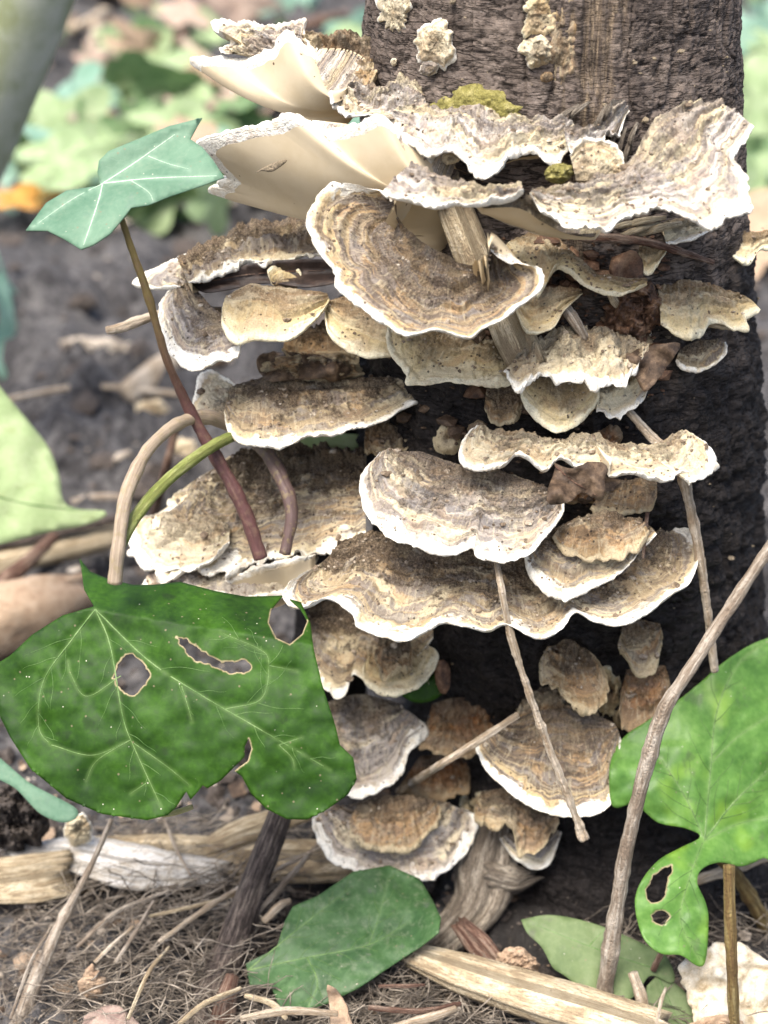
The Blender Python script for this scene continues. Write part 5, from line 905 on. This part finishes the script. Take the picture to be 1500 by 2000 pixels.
FARLEAF = [leaf_mat('far_ivy_' + n, *c, (.45, .52, .33), .42, (.2, .22, .12), .25) for n, c in (('light', ((.19, .28, .12), (.29, .38, .19), (.44, .51, .32))), ('mid', ((.07, .14, .05), (.13, .21, .085), (.24, .33, .17))), ('blue', ((.13, .26, .18), (.21, .35, .26), (.32, .46, .37))))] + [BARKCHIP, simple('far_dead_leaf', [(.3, (.24, .16, .12)), (.6, (.42, .32, .25))], .5, .8, .05)]  # ivy colours lifted to hold the sheen of the sky
def far_leaf_mesh(seed):
    g = np.random.default_rng(seed); n = 60; a = np.linspace(0, 2 * math.pi, n, endpoint=False)
    r = .55 + .30 * np.abs(np.cos(a * 2.5)) ** 1.5 * (1 + .35 * np.cos(a)) + .02 * g.normal(size=n); r = r * (1 - .35 * np.exp(-((a - math.pi) / .25) ** 2))
    V = [np.zeros((1, 3))]
    for k in (.35, .7, 1.0):
        x, y = r * k * np.cos(a), r * k * np.sin(a) * .85; V.append(np.stack([x, y, -.22 * (x * x + .6 * y * y) + .12 * np.abs(y) + .05 * np.sin(5 * a) * k], 1))
    V = np.vstack(V); i = np.arange(n); j = (i + 1) % n
    F = [np.stack([i * 0, 1 + i, 1 + j], 1)] + [np.stack([1 + k * n + i, 1 + (k + 1) * n + i, 1 + (k + 1) * n + j, 1 + k * n + j], 1) for k in (0, 1)]
    return V, F
def far_leaves():
    g = np.random.default_rng(5); proto = []
    for i, m in enumerate(FARLEAF):
        V, F = far_leaf_mesh(i); o = mesh('ivy_leaf' if i < 3 else 'dead_leaf', V, F, m, None, {'vein': np.abs(V[:, 1]) < .03, 'edge': V[:, 0] * 0})
        proto.append(o)
    used = set()
    spots = []
    for _ in range(95): spots.append((g.uniform(-40, 760), g.uniform(-50, 400) if g.random() < .82 else g.uniform(-50, 180)))
    for _ in range(16): spots.append((g.uniform(1440, 1530), g.uniform(-20, 460)))
    spots += [(250, 185), (205, 250), (340, 200), (235, 95), (480, 195), (545, 180), (300, 160), (380, 170), (110, 300), (60, 330), (150, 260), (1490, 30), (1480, 200), (20, 300), (30, 640), (420, 385), (290, 385)]
    for q, (x, y) in enumerate(spots):
        soilness = sstep(330, 400, y)
        if q < 95 and g.random() < soilness: continue
        k = int(g.choice(5, p=[.34, .24, .14, .14, .14])) if q < 111 else q % 3
        p = G(x, y, g.uniform(.5, 4.5) * (1 - .6 * soilness)); 
        first = k not in used; o = proto[k] if first else proto[k].copy()
        if not first: COL.objects.link(o)
        used.add(k)
        o.location = p * CM; sz = g.uniform(2.8, 6.5)
        o.scale = (sz, sz * g.uniform(.5, 1.0), sz); o.rotation_euler = (R_(g.normal(38, 22)), R_(g.normal(0, 25)), g.uniform(0, 6.28) if g.random() < .5 else R_(g.normal(0, 40)))
        right = x > 1400
        if k < 3: tag(o, ('blurred green leaf beyond the far side of the stump' if right else 'blurred ' + ['pale', 'mid', 'bluish'][k] + ' green ivy leaf in the litter far behind'), 'leaf', 'blurred leaves beyond the stump' if right else 'blurred ivy leaves in the litter far behind')
        else: tag(o, ('blurred brown leaf beyond the far side of the stump' if right else 'blurred ' + ['tan', 'pinkish'][k - 3] + ' dead leaf in the litter far behind'), 'dead leaf', 'blurred leaves beyond the stump' if right else 'blurred dead leaves in the litter far behind')
    p = G(42, 385, 1.5); o = proto[0].copy(); o.data = proto[0].data.copy(); o.data.materials[0] = ORANGE; COL.objects.link(o); o.name = 'dead_leaf'
    o.location = p * CM; o.scale = (3.4, 1.5, 2.2); o.rotation_euler = (R_(40), 0, R_(28)); tag(o, 'bright orange dead leaf at the frame edge, out of focus', 'dead leaf', 'orange leaf')
far_leaves()
g = np.random.default_rng(9)
BT = [(140, 60, 210, 20), (300, 110, 390, 40), (180, 330, 330, 300), (330, 60, 420, 130), (150, 200, 260, 330), (420, 250, 330, 330), (200, 20, 170, 120), (560, 60, 700, 20), (90, 190, 180, 260), (500, 320, 620, 300), (1462, 300, 1530, 280), (1458, 150, 1530, 120)]
BL = ['beside the leaning log near the top', 'between pale leaves in the middle of the litter', 'along the edge of the bare soil', 'near the trumpet shaped bracket', 'slanting below the leaning log', 'above the blue green ivy leaf', 'at the very top beside the log', 'behind the topmost rough bracket', 'touching the leaning log', 'under the largest cream underside', 'low beyond the far side of the stump', 'high beyond the far side of the stump']
for i, (a, b, c, d_) in enumerate(BT):
    stick('dead_twig', 'blurred brown twig ' + BL[i], 'twig', [on(a, b, 1.5), on((a + c) / 2, (b + d_) / 2, 3), on(c, d_, 2)], [8, 9, 7], [TWIGTAN, TWIGRED, TWIGGREY][i % 3], seed=400 + i, bumps=.2, group='blurred twigs in the litter behind')
